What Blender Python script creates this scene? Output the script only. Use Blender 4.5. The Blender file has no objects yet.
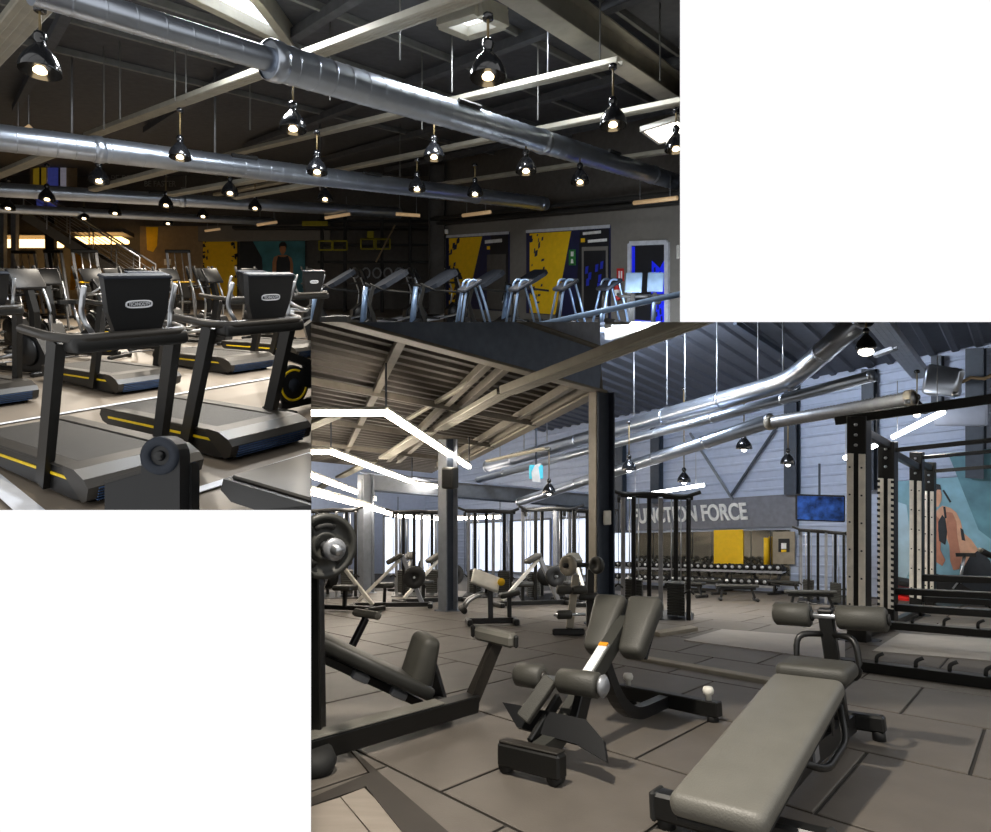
import bpy, bmesh, math, random
from mathutils import Vector as V, Matrix, Quaternion

# ------------------------------------------------------------------ camera, world, exposure
F, CX, CY = 640.0, 495.5, 416.0            # focal length in pixels and picture centre (991 x 832)
SC = bpy.context.scene
cam_data = bpy.data.cameras.new('camera')
cam_data.sensor_width = 36.0
cam_data.lens = 36.0 * F / 991.0
cam_data.clip_start = 0.05
cam_data.clip_end = 500
camera = bpy.data.objects.new('camera', cam_data)
SC.collection.objects.link(camera)
camera.location = (0, 0, 0)
camera.rotation_euler = (math.pi / 2, 0, 0)
SC.camera = camera
world = bpy.data.worlds.new('world')
SC.world = world
world.use_nodes = True
world.node_tree.nodes['Background'].inputs['Color'].default_value = (1, 1, 1, 1)   # plain white sky
world.node_tree.nodes['Background'].inputs['Strength'].default_value = 1.03
SC.view_settings.view_transform = 'Standard'
SC.view_settings.look = 'None'
SC.view_settings.exposure = 0.0
SC.view_settings.gamma = 1.0
SC.view_settings.use_curve_mapping = False

# ------------------------------------------------------------------ the two halls
rnd = random.Random(7)
Z = V((0, 0, 1))

class Hall:
    """a hall whose floor ramps gently: z = -H + k*y"""
    def __init__(s, name, hor, H):
        s.hor, s.H = hor, H
        s.k = (CY - hor) / F
        s.col = bpy.data.collections.new(name)
        SC.collection.children.link(s.col)
        s.tilt = Matrix.Rotation(math.atan(s.k), 4, 'X')
    def fl(s, px, py, h=0.0):
        y = (s.H - h) * F / (py - s.hor)
        return V(((px - CX) * y / F, y, (CY - py) * y / F))
    def g(s, x, y, h=0.0):
        return V((x, y, -s.H + s.k * y + h))
    def up(s, px, y, h):                   # column px at distance y, h above the floor
        return s.g((px - CX) * y / F, y, h)
    def mat(s, x, y, yaw=0.0, h=0.0, level=False):
        m = Matrix.Translation(s.g(x, y, h))
        if not level:
            m = m @ s.tilt
        return m @ Matrix.Rotation(math.radians(yaw), 4, 'Z')

def at(px, py, y):
    return V(((px - CX) * y / F, y, (CY - py) * y / F))

A = Hall('cardio_hall', 268.0, 1.55)
B = Hall('weights_hall', 548.0, 1.10)

# ------------------------------------------------------------------ materials
MATS = {}
def srgb(h):
    h = h.lstrip('#')
    out = []
    for i in (0, 2, 4):
        c = int(h[i:i + 2], 16) / 255.0
        out.append(c / 12.92 if c <= 0.04045 else ((c + 0.055) / 1.055) ** 2.4)
    return (*out, 1.0)

def mat(name, col, rough=0.5, metal=0.0, var=0.12, scale=8.0, bump=0.0, bscale=60.0, emit=None, es=0.0, coat=0.0, stretch=None, spec=0.5):
    if name in MATS:
        return MATS[name]
    m = bpy.data.materials.new(name)
    m.use_nodes = True
    nt = m.node_tree
    b = nt.nodes['Principled BSDF']
    c = srgb(col)
    b.inputs['Roughness'].default_value = rough
    b.inputs['Metallic'].default_value = metal
    b.inputs['Specular IOR Level'].default_value = spec
    if coat:
        b.inputs['Coat Weight'].default_value = coat
    tc = nt.nodes.new('ShaderNodeTexCoord')
    mp = nt.nodes.new('ShaderNodeMapping')
    if stretch:
        mp.inputs['Scale'].default_value = stretch
    nt.links.new(tc.outputs['Object'], mp.inputs['Vector'])
    n = nt.nodes.new('ShaderNodeTexNoise')
    n.inputs['Scale'].default_value = scale
    n.inputs['Detail'].default_value = 4
    nt.links.new(mp.outputs['Vector'], n.inputs['Vector'])
    r = nt.nodes.new('ShaderNodeValToRGB')
    r.color_ramp.elements[0].position = 0.3
    r.color_ramp.elements[1].position = 0.7
    r.color_ramp.elements[0].color = tuple(max(0, x * (1 - var)) for x in c[:3]) + (1,)
    r.color_ramp.elements[1].color = tuple(min(1, x * (1 + var)) for x in c[:3]) + (1,)
    nt.links.new(n.outputs['Fac'], r.inputs['Fac'])
    nt.links.new(r.outputs['Color'], b.inputs['Base Color'])
    if bump:
        n2 = nt.nodes.new('ShaderNodeTexNoise')
        n2.inputs['Scale'].default_value = bscale
        nt.links.new(mp.outputs['Vector'], n2.inputs['Vector'])
        bp = nt.nodes.new('ShaderNodeBump')
        bp.inputs['Strength'].default_value = bump
        bp.inputs['Distance'].default_value = 0.01
        nt.links.new(n2.outputs['Fac'], bp.inputs['Height'])
        nt.links.new(bp.outputs['Normal'], b.inputs['Normal'])
    if emit:
        b.inputs['Emission Color'].default_value = srgb(emit)
        b.inputs['Emission Strength'].default_value = es
    MATS[name] = m
    return m

# paints and finishes
mat('black_plastic', '#0e0f11', 0.38)
mat('black_frame', '#111110', 0.42, 0.1)
mat('charcoal', '#33332f', 0.5)
mat('dark_shell', '#0e0f11', 0.45)
mat('belt', '#211f1c', 0.6, bump=0.3, bscale=200)
mat('deck_grey', '#2a2723', 0.42, 0.1)
mat('steel', '#b9bcc0', 0.28, 0.9, var=0.06)
mat('steel_soft', '#9a9ca0', 0.4, 0.6)
mat('duct', '#b4bcc8', 0.30, 0.92, var=0.10, scale=3)
mat('beam_galv', '#aaa698', 0.55, 0.45, var=0.1, scale=5)
mat('yellow', '#f2cf12', 0.45)
mat('yellow_print', '#f4c416', 0.6, var=0.06)
mat('pad', '#3e3d38', 0.5, bump=0.25, bscale=160, spec=0.4)
mat('pad_dark', '#2f2f2c', 0.5, bump=0.25, bscale=160)
mat('pad_light', '#63615a', 0.48, bump=0.2, bscale=160, var=0.07)
mat('rubber', '#191918', 0.7)
mat('white_paint', '#d9d6cc', 0.4)
mat('ivory_strip', '#f0eadc', 0.4, 0.15)
mat('column_grey', '#777d86', 0.5)
mat('beam_dark', '#3c4552', 0.5)
mat('beam_edge', '#8d8678', 0.6)
mat('screen_dark', '#15171c', 0.12, coat=0.5)
mat('screen_grey', '#262b34', 0.55, spec=.25)
mat('logo_print', '#c9ccd2', 0.5)
mat('white_print', '#e9e9e6', 0.6)
mat('blue_gloss', '#3a5378', 0.2, 0.6)
mat('red', '#c22421', 0.5)
mat('red_step', '#d8231d', 0.4)  # brighter red of the step boxes
mat('green_sign', '#2f7d3a', 0.5)
mat('blue_chrome', '#7f98ba', 0.35, 0.5)
mat('tablet_back', '#5d6f82', 0.6, spec=.2)
mat('lamp_black', '#17181b', 0.18, coat=0.6)
mat('cord', '#6f5f3c', 0.6)
mat('bulb', '#fff0d0', 0.3, emit='#ffe2b0', es=6.0)
mat('bulb_white', '#ffffff', 0.3, emit='#fff6e6', es=8.0)
mat('tube_tan', '#d9b88a', 0.4, emit='#e8c090', es=0.25)
mat('led_warm', '#ffffff', 0.3, emit='#fff1df', es=34.0)
mat('led_white', '#ffffff', 0.3, emit='#ffffff', es=12.0)
mat('led_amber', '#ffd89a', 0.3, emit='#ffca80', es=5.0)
mat('sky_glass', '#eef4ff', 0.2, emit='#e8f0ff', es=3.0)
mat('blue_glow', '#1b2ad0', 0.3, emit='#1420d8', es=.55)
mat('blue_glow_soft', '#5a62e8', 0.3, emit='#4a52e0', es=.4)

# ------------------------------------------------------------------ mesh building
class MB:
    def __init__(s):
        s.v, s.f, s.sm = [], [], []
    def add(s, verts, faces, smooth=False):
        o = len(s.v)
        s.v += [V(p) for p in verts]
        s.f += [tuple(o + i for i in fc) for fc in faces]
        s.sm += [smooth] * len(faces)
        return s
    def box(s, c, size, R=None, bev=0.0):
        hx, hy, hz = size[0] / 2, size[1] / 2, size[2] / 2
        c = V(c)
        R = R.to_3x3() if R is not None else Matrix.Identity(3)
        b = min(bev, hx * .9, hy * .9, hz * .9)
        if b <= 0:
            vs = [V((x * hx, y * hy, z * hz)) for x in (-1, 1) for y in (-1, 1) for z in (-1, 1)]
            fs = [(0, 1, 3, 2), (4, 6, 7, 5), (0, 4, 5, 1), (2, 3, 7, 6), (0, 2, 6, 4), (1, 5, 7, 3)]
            return s.add([c + R @ p for p in vs], fs)
        vs, idx = [], {}
        for x in (-1, 1):
            for y in (-1, 1):
                for z in (-1, 1):
                    for a in range(3):
                        p = [x * (hx - b), y * (hy - b), z * (hz - b)]
                        p[a] = (x * hx, y * hy, z * hz)[a]
                        idx[(x, y, z, a)] = len(vs)
                        vs.append(c + R @ V(p))
        fs = []
        for a in range(3):
            u, w = [i for i in range(3) if i != a]
            for sg in (-1, 1):
                loop = []
                for su, sw in ((-1, -1), (1, -1), (1, 1), (-1, 1)):
                    k = [0, 0, 0]
                    k[a], k[u], k[w] = sg, su, sw
                    loop.append(idx[(*k, a)])
                fs.append(tuple(loop))
        for a in range(3):
            u, w = [i for i in range(3) if i != a]
            for su in (-1, 1):
                for sw in (-1, 1):
                    k0 = [0, 0, 0]; k1 = [0, 0, 0]
                    k0[a], k0[u], k0[w] = -1, su, sw
                    k1[a], k1[u], k1[w] = 1, su, sw
                    fs.append((idx[(*k0, u)], idx[(*k1, u)], idx[(*k1, w)], idx[(*k0, w)]))
        for x in (-1, 1):
            for y in (-1, 1):
                for z in (-1, 1):
                    fs.append(tuple(idx[(x, y, z, a)] for a in range(3)))
        return s.add(vs, fs)
    def pad(s, c, size, R=None, r=0.03, seg=3):
        bm = bmesh.new()
        bmesh.ops.create_cube(bm, size=1)
        for v in bm.verts:
            v.co = V((v.co.x * size[0], v.co.y * size[1], v.co.z * size[2]))
        bmesh.ops.bevel(bm, geom=bm.edges[:], offset=min(r, min(size) * .48), segments=seg, profile=0.5, affect='EDGES')
        bm.verts.index_update()
        R = R.to_3x3() if R is not None else Matrix.Identity(3)
        s.add([V(c) + R @ v.co for v in bm.verts], [tuple(v.index for v in f.verts) for f in bm.faces], True)
        bm.free()
        return s
    def beam(s, p0, p1, w, h, up=Z, bev=0.006):
        p0, p1 = V(p0), V(p1)
        d = p1 - p0
        L = d.length
        d = d / L
        side = d.cross(up)
        if side.length < 1e-4:
            side = d.cross(V((0, 1, 0)))
        side.normalize()
        u = side.cross(d)
        R = Matrix((side, d, u)).transposed()
        return s.box((p0 + p1) / 2, (w, L, h), R, bev)
    def sweep(s, pts, prof, up=Z, closed=False, smooth=False, caps=True):
        pts = [V(p) for p in pts]
        n, m = len(pts), len(prof)
        vs = []
        for i, p in enumerate(pts):
            a = pts[(i - 1) % n] if (closed or i > 0) else None
            b = pts[(i + 1) % n] if (closed or i < n - 1) else None
            t0 = (p - a).normalized() if a is not None else None
            t1 = (b - p).normalized() if b is not None else None
            t = (t0 + t1) if (t0 is not None and t1 is not None) else (t0 if t0 is not None else t1)
            t.normalize()
            sc = 1.0
            if t0 is not None and t1 is not None:
                sc = 1.0 / max(0.5, t.dot(t1))
            side = t.cross(up)
            if side.length < 1e-3:
                side = t.cross(V((0.3, 1, 0)))
            side.normalize()
            u = side.cross(t)
            for (x, y) in prof:
                vs.append(p + side * x * (1 if abs(up.dot(t)) < .99 else 1) + u * y * (sc if m == 4 else 1))
        fs = []
        for i in range(n if closed else n - 1):
            j = (i + 1) % n
            for k in range(m):
                l = (k + 1) % m
                fs.append((i * m + k, i * m + l, j * m + l, j * m + k))
        if caps and not closed:
            fs.append(tuple(range(m))[::-1])
            fs.append(tuple((n - 1) * m + k for k in range(m)))
        return s.add(vs, fs, smooth)
    def tube(s, pts, r, n=10, closed=False, up=Z):
        prof = [(r * math.cos(2 * math.pi * k / n), r * math.sin(2 * math.pi * k / n)) for k in range(n)]
        return s.sweep(pts, prof, up, closed, True)
    def bar(s, pts, w, h, up=Z):
        return s.sweep(pts, [(-w / 2, -h / 2), (w / 2, -h / 2), (w / 2, h / 2), (-w / 2, h / 2)], up)
    def cyl(s, p0, p1, r, n=20, r2=None, bev=0.0):
        p0, p1 = V(p0), V(p1)
        r2 = r if r2 is None else r2
        L = (p1 - p0).length
        if bev > 0:
            prof = [(0, 0), (r - bev, 0), (r, bev), (r2, L - bev), (r2 - bev, L), (0, L)]
        else:
            prof = [(0, 0), (r, 0), (r2, L), (0, L)]
        return s.lathe(prof, p0, (p1 - p0) / L, n)
    def lathe(s, prof, o=(0, 0, 0), axis=(0, 0, 1), n=20, smooth=True):
        q = V((0, 0, 1)).rotation_difference(V(axis))
        o = V(o)
        vs, fs, rings = [], [], []
        for (r, z) in prof:
            if r < 1e-6:
                rings.append([len(vs)])
                vs.append(o + q @ V((0, 0, z)))
            else:
                rings.append(list(range(len(vs), len(vs) + n)))
                for k in range(n):
                    a = 2 * math.pi * k / n
                    vs.append(o + q @ V((r * math.cos(a), r * math.sin(a), z)))
        for a, b in zip(rings, rings[1:]):
            for k in range(n):
                l = (k + 1) % n
                if len(a) == 1 and len(b) == 1:
                    continue
                if len(a) == 1:
                    fs.append((a[0], b[l], b[k]))
                elif len(b) == 1:
                    fs.append((a[k], a[l], b[0]))
                else:
                    fs.append((a[k], a[l], b[l], b[k]))
        return s.add(vs, fs, smooth)
    def prism(s, poly, o, ux, uy, thick):
        """polygon (2D) on the plane o+ux*x+uy*y, made solid along ux x uy by thick, centred"""
        o, ux, uy = V(o), V(ux).normalized(), V(uy).normalized()
        nrm = ux.cross(uy).normalized()
        n = len(poly)
        vs = [o + ux * x + uy * y + nrm * (-thick / 2) for x, y in poly] + [o + ux * x + uy * y + nrm * (thick / 2) for x, y in poly]
        fs = [tuple(range(n))[::-1], tuple(range(n, 2 * n))]
        for i in range(n):
            j = (i + 1) % n
            fs.append((i, j, n + j, n + i))
        return s.add(vs, fs)
    def xform(s, M):
        s.v = [M @ p for p in s.v]
        return s
    def mesh(s, name, material):
        me = bpy.data.meshes.new(name)
        me.from_pydata([tuple(p) for p in s.v], [], s.f)
        bm = bmesh.new()
        bm.from_mesh(me)
        bmesh.ops.recalc_face_normals(bm, faces=bm.faces[:])
        bm.to_mesh(me)
        bm.free()
        me.polygons.foreach_set('use_smooth', s.sm)
        me.materials.append(MATS[material] if isinstance(material, str) else material)
        return me

def fillet(pts, r, n=4):
    pts = [V(p) for p in pts]
    out = [pts[0]]
    for a, b, c in zip(pts, pts[1:], pts[2:]):
        d0 = min(r, (a - b).length * .45)
        d1 = min(r, (c - b).length * .45)
        p0, p1 = b + (a - b).normalized() * d0, b + (c - b).normalized() * d1
        for i in range(n + 1):
            t = i / n
            out.append(p0 * (1 - t) ** 2 + b * 2 * t * (1 - t) + p1 * t * t)
    out.append(pts[-1])
    return out

# ------------------------------------------------------------------ objects
def tag(o, label, cat, group=None):
    o['label'] = label
    o['category'] = cat
    if group:
        o['group'] = group
    return o

def thing(hall, name, label, cat, M=None, group=None):
    o = bpy.data.objects.new(name, None)
    o.empty_display_size = 0.1
    hall.col.objects.link(o)
    if M is not None:
        o.matrix_world = M
    return tag(o, label, cat, group)

def part(parent, name, mb, material, label=None):
    """a mesh under its thing (or under another part)"""
    me = mb if isinstance(mb, bpy.types.Mesh) else mb.mesh(name, material)
    o = bpy.data.objects.new(name, me)
    parent.users_collection[0].objects.link(o)
    o.parent = parent
    if label:
        o['label'] = label
    return o

def solo(hall, name, mb, material, label, cat, group=None, M=None):
    me = mb if isinstance(mb, bpy.types.Mesh) else mb.mesh(name, material)
    o = bpy.data.objects.new(name, me)
    hall.col.objects.link(o)
    if M is not None:
        o.matrix_world = M
    return tag(o, label, cat, group)

def struct(hall, name, mb, material, parent=None, label=None):
    me = mb if isinstance(mb, bpy.types.Mesh) else mb.mesh(name, material)
    o = bpy.data.objects.new(name, me)
    hall.col.objects.link(o)
    if parent is None:
        o['kind'] = 'structure'
    else:
        o.parent = parent
    if label:
        o['label'] = label
    return o

def copy_tree(src, M=None, label=None, group=None, parent=None):
    """copy a thing with its parts and sub-parts; meshes stay shared"""
    c = src.copy()
    src.users_collection[0].objects.link(c)
    if parent is not None:
        c.parent = parent
    if M is not None:
        c.matrix_world = M
    if label:
        c['label'] = label
    if group:
        c['group'] = group
    for ch in [o for o in src.children]:
        copy_tree(ch, parent=c)
    return c

def text_mesh(body, size, depth, name, material, align='CENTER', squeeze=1.0, bold=0.0):
    cu = bpy.data.curves.new(name, 'FONT')
    cu.body = body
    cu.size = size
    cu.extrude = depth
    cu.offset = bold
    cu.align_x = align
    cu.align_y = 'CENTER'
    cu.space_character = 1.0
    ob = bpy.data.objects.new(name, cu)
    SC.collection.objects.link(ob)
    dg = bpy.context.evaluated_depsgraph_get()
    me = bpy.data.meshes.new_from_object(ob.evaluated_get(dg))
    bpy.data.objects.remove(ob)
    for v in me.vertices:
        v.co.x *= squeeze
    me.materials.clear()
    me.materials.append(MATS[material])
    me.name = name
    return me

def frame_mat(o, ux, uy):
    ux, uy = V(ux).normalized(), V(uy).normalized()
    n = ux.cross(uy)
    M = Matrix.Identity(4)
    for i in range(3):
        M[i][0], M[i][1], M[i][2], M[i][3] = ux[i], uy[i], n[i], o[i]
    return M

def spot(hall, loc, energy, size=2.2, color=(1, .86, .68), r=0.05, aim=None):
    l = bpy.data.lights.new('lamp_light', 'SPOT')
    l.energy, l.spot_size, l.spot_blend, l.color, l.shadow_soft_size = energy, size, 0.6, color, r
    o = bpy.data.objects.new('lamp_light', l)
    hall.col.objects.link(o)
    o.location = loc
    if aim is not None:
        o.rotation_euler = (V(aim) - V(loc)).to_track_quat('-Z', 'Y').to_euler()
    return o

def area(hall, loc, sx, sy, energy, color=(1, 1, 1), aim=(0, 0, -1), xaxis=None):
    l = bpy.data.lights.new('lamp_light', 'AREA')
    l.shape, l.size, l.size_y, l.energy, l.color = 'RECTANGLE', sx, sy, energy, color
    o = bpy.data.objects.new('lamp_light', l)
    hall.col.objects.link(o)
    z = -V(aim).normalized()
    x = V(xaxis) if xaxis is not None else V((1, 0, 0))
    x = (x - z * x.dot(z)).normalized()
    y = z.cross(x)
    M = Matrix.Identity(4)
    for i in range(3):
        M[i][0], M[i][1], M[i][2], M[i][3] = x[i], y[i], z[i], loc[i]
    o.matrix_world = M
    return o
# ================================================================== HALL A: the shell
mat('floor_a', '#7a7064', 0.42, var=0.10, scale=1.3, bump=0.05, bscale=30)
mat('tape', '#e4e8f0', 0.5, var=0.05)
mat('ceil_a', '#4b4d51', 0.8, var=0.15)
mat('purlin_a', '#777875', 0.6)
mat('wall_a', '#77736c', 0.7, var=0.06)
mat('wall_a_dark', '#55514c', 0.75)
mat('wall_tan', '#8f7b5e', 0.7)
mat('partition', '#3b3a38', 0.8)
mat('tray_dark', '#2b2a27', 0.6)

def sheet(pts):
    m = MB()
    m.add(pts, [tuple(range(len(pts)))])
    return m

mb = MB()
for i in range(12):
    for j in range(8):
        x0, y0 = -22 + i * 2.6, 2.6 + j * 3.0
        mb.add([A.g(x0, y0), A.g(x0 + 2.6, y0), A.g(x0 + 2.6, y0 + 3), A.g(x0, y0 + 3)], [(0, 1, 2, 3)])
floor_a = struct(A, 'floor', mb, 'floor_a')
def tape(n, p0, p1, w):
    a, b = A.fl(*p0), A.fl(*p1)
    d = (b - a).normalized()
    s_ = d.cross(Z).normalized() * w / 2
    m = MB()
    lo, hi = Z * 0.002, Z * 0.007
    m.add([a - s_ + lo, a + s_ + lo, b + s_ + lo, b - s_ + lo, a - s_ + hi, a + s_ + hi, b + s_ + hi, b - s_ + hi],
          [(0, 3, 2, 1), (4, 5, 6, 7), (0, 1, 5, 4), (1, 2, 6, 5), (2, 3, 7, 6), (3, 0, 4, 7)])
    struct(A, 'trim_%d' % n, m, 'tape')
tape(1, (-40, 431), (330, 368), 0.17)
tape(2, (175, 497), (330, 448), 0.20)
tape(3, (-40, 447), (48, 520), 0.22)
tape(4, (-40, 366), (330, 336), 0.16)

CH_A = 5.0
mb = sheet([A.g(-24, 4.2, CH_A), A.g(9, 4.2, CH_A), A.g(9, 26, CH_A), A.g(-24, 26, CH_A)])
ceil_a = struct(A, 'ceiling', mb, 'ceil_a')
RA = V((0.60, 0.80))      # the direction the ducts run
FA = V((-0.66, 0.75))     # the direction the cross beams run
me = None
for i in range(9):
    c = V((-9.0, 7.0)) + V((1.5, -0.55)) * i
    m = MB()
    p0, p1 = c - RA * 3, c + RA * 17
    m.beam(A.g(p0.x, p0.y, CH_A - .06), A.g(p1.x, p1.y, CH_A - .06), 0.05, 0.1, bev=0)
    part(ceil_a, 'purlin', m, 'purlin_a')
for i in range(5):
    c = V((-4.0, 6.5)) + RA * 2.6 * i
    m = MB()
    p0, p1 = c - FA * 9, c + FA * 9
    m.beam(A.g(p0.x, p0.y, CH_A - .16), A.g(p1.x, p1.y, CH_A - .16), 0.12, 0.14, bev=0)
    part(ceil_a, 'roof_beam', m, 'ceil_a')

# walls
WA0, WA1 = V((4.04, 14.0)), V((-1.82, 21.0))
WAD = (WA1 - WA0).normalized()
WAN = V((-WAD.y, WAD.x)) * -1
if WAN.y > 0:
    WAN = -WAN
def wa(px, h, off=0.0):
    """point on the poster wall of hall A seen in column px, h above the floor"""
    k = (px - CX) / F
    t = (k * WA0.y - WA0.x) / (WAD.x - k * WAD.y)
    p = WA0 + WAD * t + WAN * off
    return A.g(p.x, p.y, h)
p0 = WA0 - WAD * 3.2
m = sheet([A.g(p0.x, p0.y, 0), A.g(WA1.x, WA1.y, 0), A.g(WA1.x, WA1.y, 2.92), A.g(p0.x, p0.y, 2.92)])
wall_pa = struct(A, 'wall_right', m, 'wall_a')
q0, q1 = p0, WA1
m = sheet([A.g(q0.x, q0.y, 2.92), A.g(q1.x, q1.y, 2.92), A.g(q1.x, q1.y, CH_A), A.g(q0.x, q0.y, CH_A)])
part(wall_pa, 'shaded_upper_wall', m, 'wall_a_dark')  # darker colour stands in for the shadow above the cable trays
m = sheet([A.g(-1.82, 20.98, 0), A.g(-1.75, 24.3, 0), A.g(-1.75, 24.3, CH_A), A.g(-1.82, 20.98, CH_A)])
part(wall_pa, 'return_wall', m, 'wall_a_dark')
m = sheet([A.g(-1.6, 24, 0), A.g(-24, 24, 0), A.g(-24, 24, CH_A), A.g(-1.6, 24, CH_A)])
wall_ba = struct(A, 'wall_back', m, 'wall_a_dark')
m = sheet([A.g(-24, 24.2, 0), A.g(-9.0, 7.6, 0), A.g(-9.0, 7.6, CH_A), A.g(-24, 24.2, CH_A)])
struct(A, 'wall_left', m, 'wall_a_dark')
# added side wall, edge-on to the camera, keeps white sky light out of hall A
def ray_wall(px0, py0, px1, py1, y0, y1):
    return sheet([at(px0, py0, y0), at(px1, py1, y0), at(px1, py1, y1), at(px0, py0, y1)])
struct(A, 'wall_light_block', ray_wall(680, 322, 680, -420, 5.0, 14.4), 'partition')

# cable trays along the top of the poster wall
for i, (h, o) in enumerate(((2.98, .12), (3.12, .3))):
    a, b = WA0 - WAD * 3 + WAN * o, WA1 + WAN * o
    m = MB()
    m.beam(A.g(a.x, a.y, h), A.g(b.x, b.y, h), 0.18, 0.07)
    m.beam(A.g(a.x, a.y, h + .06) , A.g(b.x, b.y, h + .06), 0.02, 0.06)
    solo(A, 'cable_tray', m, 'tray_dark', ['black cable tray resting along the top edge of the grey poster wall',
         'black cable tray hung out from the wall above the posters'][i], 'cable tray')
a, b = A.g(-1.9, 23.2, 3.0), A.g(-9.5, 23.2, 3.0)
m = MB(); m.beam(a, b, 0.25, 0.1)
solo(A, 'cable_tray', m, 'tray_dark', 'long dark tray above the training rig with yellow signs', 'cable tray')

# ================================================================== HALL B: the shell
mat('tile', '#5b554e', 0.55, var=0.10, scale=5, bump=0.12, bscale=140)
mat('platform_pale', '#a09a92', 0.5, var=0.08, scale=5, bump=0.1, bscale=140)  # paler surface of the lifting platforms
mat('floor_b', '#26231f', 0.8)
mat('wall_warm', '#b0a593', 0.7)
mat('siding', '#b4bfd6', 0.5, 0.15, var=0.05)
mat('ceil_b', '#565b66', 0.6, var=0.08)
mat('deck_under', '#4e4942', 0.6, var=0.08)
mat('deck_joist', '#767065', 0.6)
mat('girder_paint', '#8592a6', 0.5)
mat('fascia', '#c3cad6', 0.6)
mat('sign_grey', '#74767f', 0.6)
mat('mirror', '#c8c4b6', 0.08, 0.95, var=0.02)
mat('window_lit', '#dfe9ff', 0.3, emit='#dbe7ff', es=.95)

D1, D2 = V((0.65, 0.76)), V((-0.65, 0.76))
N1, N2 = V((0.76, -0.65)), V((0.76, 0.65))
mb = MB()
for i in range(10):
    for j in range(9):
        x0, y0 = -9 + i * 3.0, -2 + j * 3.4
        mb.add([B.g(x0, y0, -.012), B.g(x0 + 3, y0, -.012), B.g(x0 + 3, y0 + 3.4, -.012), B.g(x0, y0 + 3.4, -.012)], [(0, 1, 2, 3)])
floor_b = struct(B, 'floor', mb, 'floor_b')
def tile_pt(c1, c2):
    return V(((c1 + c2) / 1.52, (c2 - c1) / 1.30))
def in_view(p):
    if p.y < 1.6:
        return False
    q = CX + F * p.x / p.y
    return 270 < q < 1060 and p.y < 16.6
gp = 0.009
TL, TW = 0.90, 1.04
ntile = 0
# one tile mesh, shared; corners are written relative to the tile's centre on the ramp
cs = [tile_pt(sx * (TL / 2 - gp), sy * (TW / 2 - gp)) for sx, sy in ((-1, -1), (1, -1), (1, 1), (-1, 1))]
tm = MB()
ins = 0.985
lo = [V((c.x, c.y, B.k * c.y - .012)) for c in cs]
hi = [V((c.x, c.y, B.k * c.y - .003)) for c in cs]
top = [V((c.x * ins, c.y * ins, B.k * c.y * ins)) for c in cs]
tm.add(lo + hi + top, [(0, 3, 2, 1)] + [(i, (i + 1) % 4, 4 + (i + 1) % 4, 4 + i) for i in range(4)] +
       [(4 + i, 4 + (i + 1) % 4, 8 + (i + 1) % 4, 8 + i) for i in range(4)] + [(8, 9, 10, 11)])
tile_me = tm.mesh('rubber_tile', 'tile')
for k in range(-3, 22):
    for j in range(-24, 12):
        c1 = -2.07 + TL * (j + .5) + (TL / 2 if k % 2 else 0)
        c2 = 1.69 + TW * (k + .5)
        p = tile_pt(c1, c2)
        if not (in_view(p) or in_view(p + V((.4, .4))) or in_view(p + V((-.4, .4)))):
            continue
        # keep inside the far wall
        if p.dot(N2) > 15.55:
            continue
        o = struct(B, 'rubber_tile', tile_me, 'tile', parent=floor_b)
        o.location = B.g(p.x, p.y, 0)
        ntile += 1
print('tiles', ntile)

W0 = V((8.74, 14.1))
WN = V((-0.76, -0.65)).normalized()
def wb_t(px):
    k = (px - CX) / F
    return (k * W0.y - W0.x) / (D2.x - k * D2.y)
def wb(px, h, off=0.0):
    p = W0 + D2 * wb_t(px) + WN * off
    return B.g(p.x, p.y, h)
def wt(t, h, off=0.0):
    p = W0 + D2 * t + WN * off
    return B.g(p.x, p.y, h)
CH_B = 5.2
# back wall: ribbed metal siding, real ribs
m = MB()
t0, t1 = -6.5, wb_t(425)
z = 0.0
rows = []
while z < CH_B + .1:
    rows += [(z, 0.0), (z + .16, 0.0), (z + .18, 0.018), (z + .22, 0.018)]
    z += .24
vs = []
for (h, o) in rows:
    vs += [wt(t0, h, o), wt(t1, h, o)]
m.add(vs, [(2 * i, 2 * i + 1, 2 * i + 3, 2 * i + 2) for i in range(len(rows) - 1)])
wall_bb = struct(B, 'wall_back', m, 'siding')
e = W0 + D2 * -6.5
m = sheet([B.g(e.x, e.y, -.1), B.g(5.2, 0.4, -.1), B.g(5.2, 0.4, CH_B), B.g(e.x, e.y, CH_B)])
struct(B, 'wall_right', m, 'wall_warm')
e = W0 + D2 * t1
m = sheet([B.g(e.x, e.y, 0), B.g(-14, 25.5, 0), B.g(-14, 25.5, CH_B), B.g(e.x, e.y, CH_B)])
struct(B, 'wall_far', m, 'siding')
# ceiling of ribbed sheets
m = MB()
rows = []
c = -9.0
while c < 16:
    rows += [(c, 0), (c + .22, 0), (c + .26, -.05), (c + .36, -.05)]
    c += .40
vs = []
for (c1, dz) in rows:
    for s_ in (3.0, 24.0):
        p = N1 * 0 + V((0, 0))
        # lines run along D1; c1 is measured across them
        p = V((0.5, 1.0)) + D1 * s_ + D2 * (c1 - 3)
        vs.append(B.g(p.x, p.y, CH_B + dz))
m.add(vs, [(2 * i, 2 * i + 1, 2 * i + 3, 2 * i + 2) for i in range(len(rows) - 1)])
ceil_b = struct(B, 'ceiling', m, 'ceil_b')
# added canopy and side wall, both edge-on, block white sky light from hall B
struct(B, 'ceiling_light_block', ray_wall(311, 322, 1100, 322, 3.4, 12.5), 'partition')
struct(B, 'wall_left', ray_wall(311, 322, 311, 900, 1.5, 24), 'partition')  # added light blocker between the two halls
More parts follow.
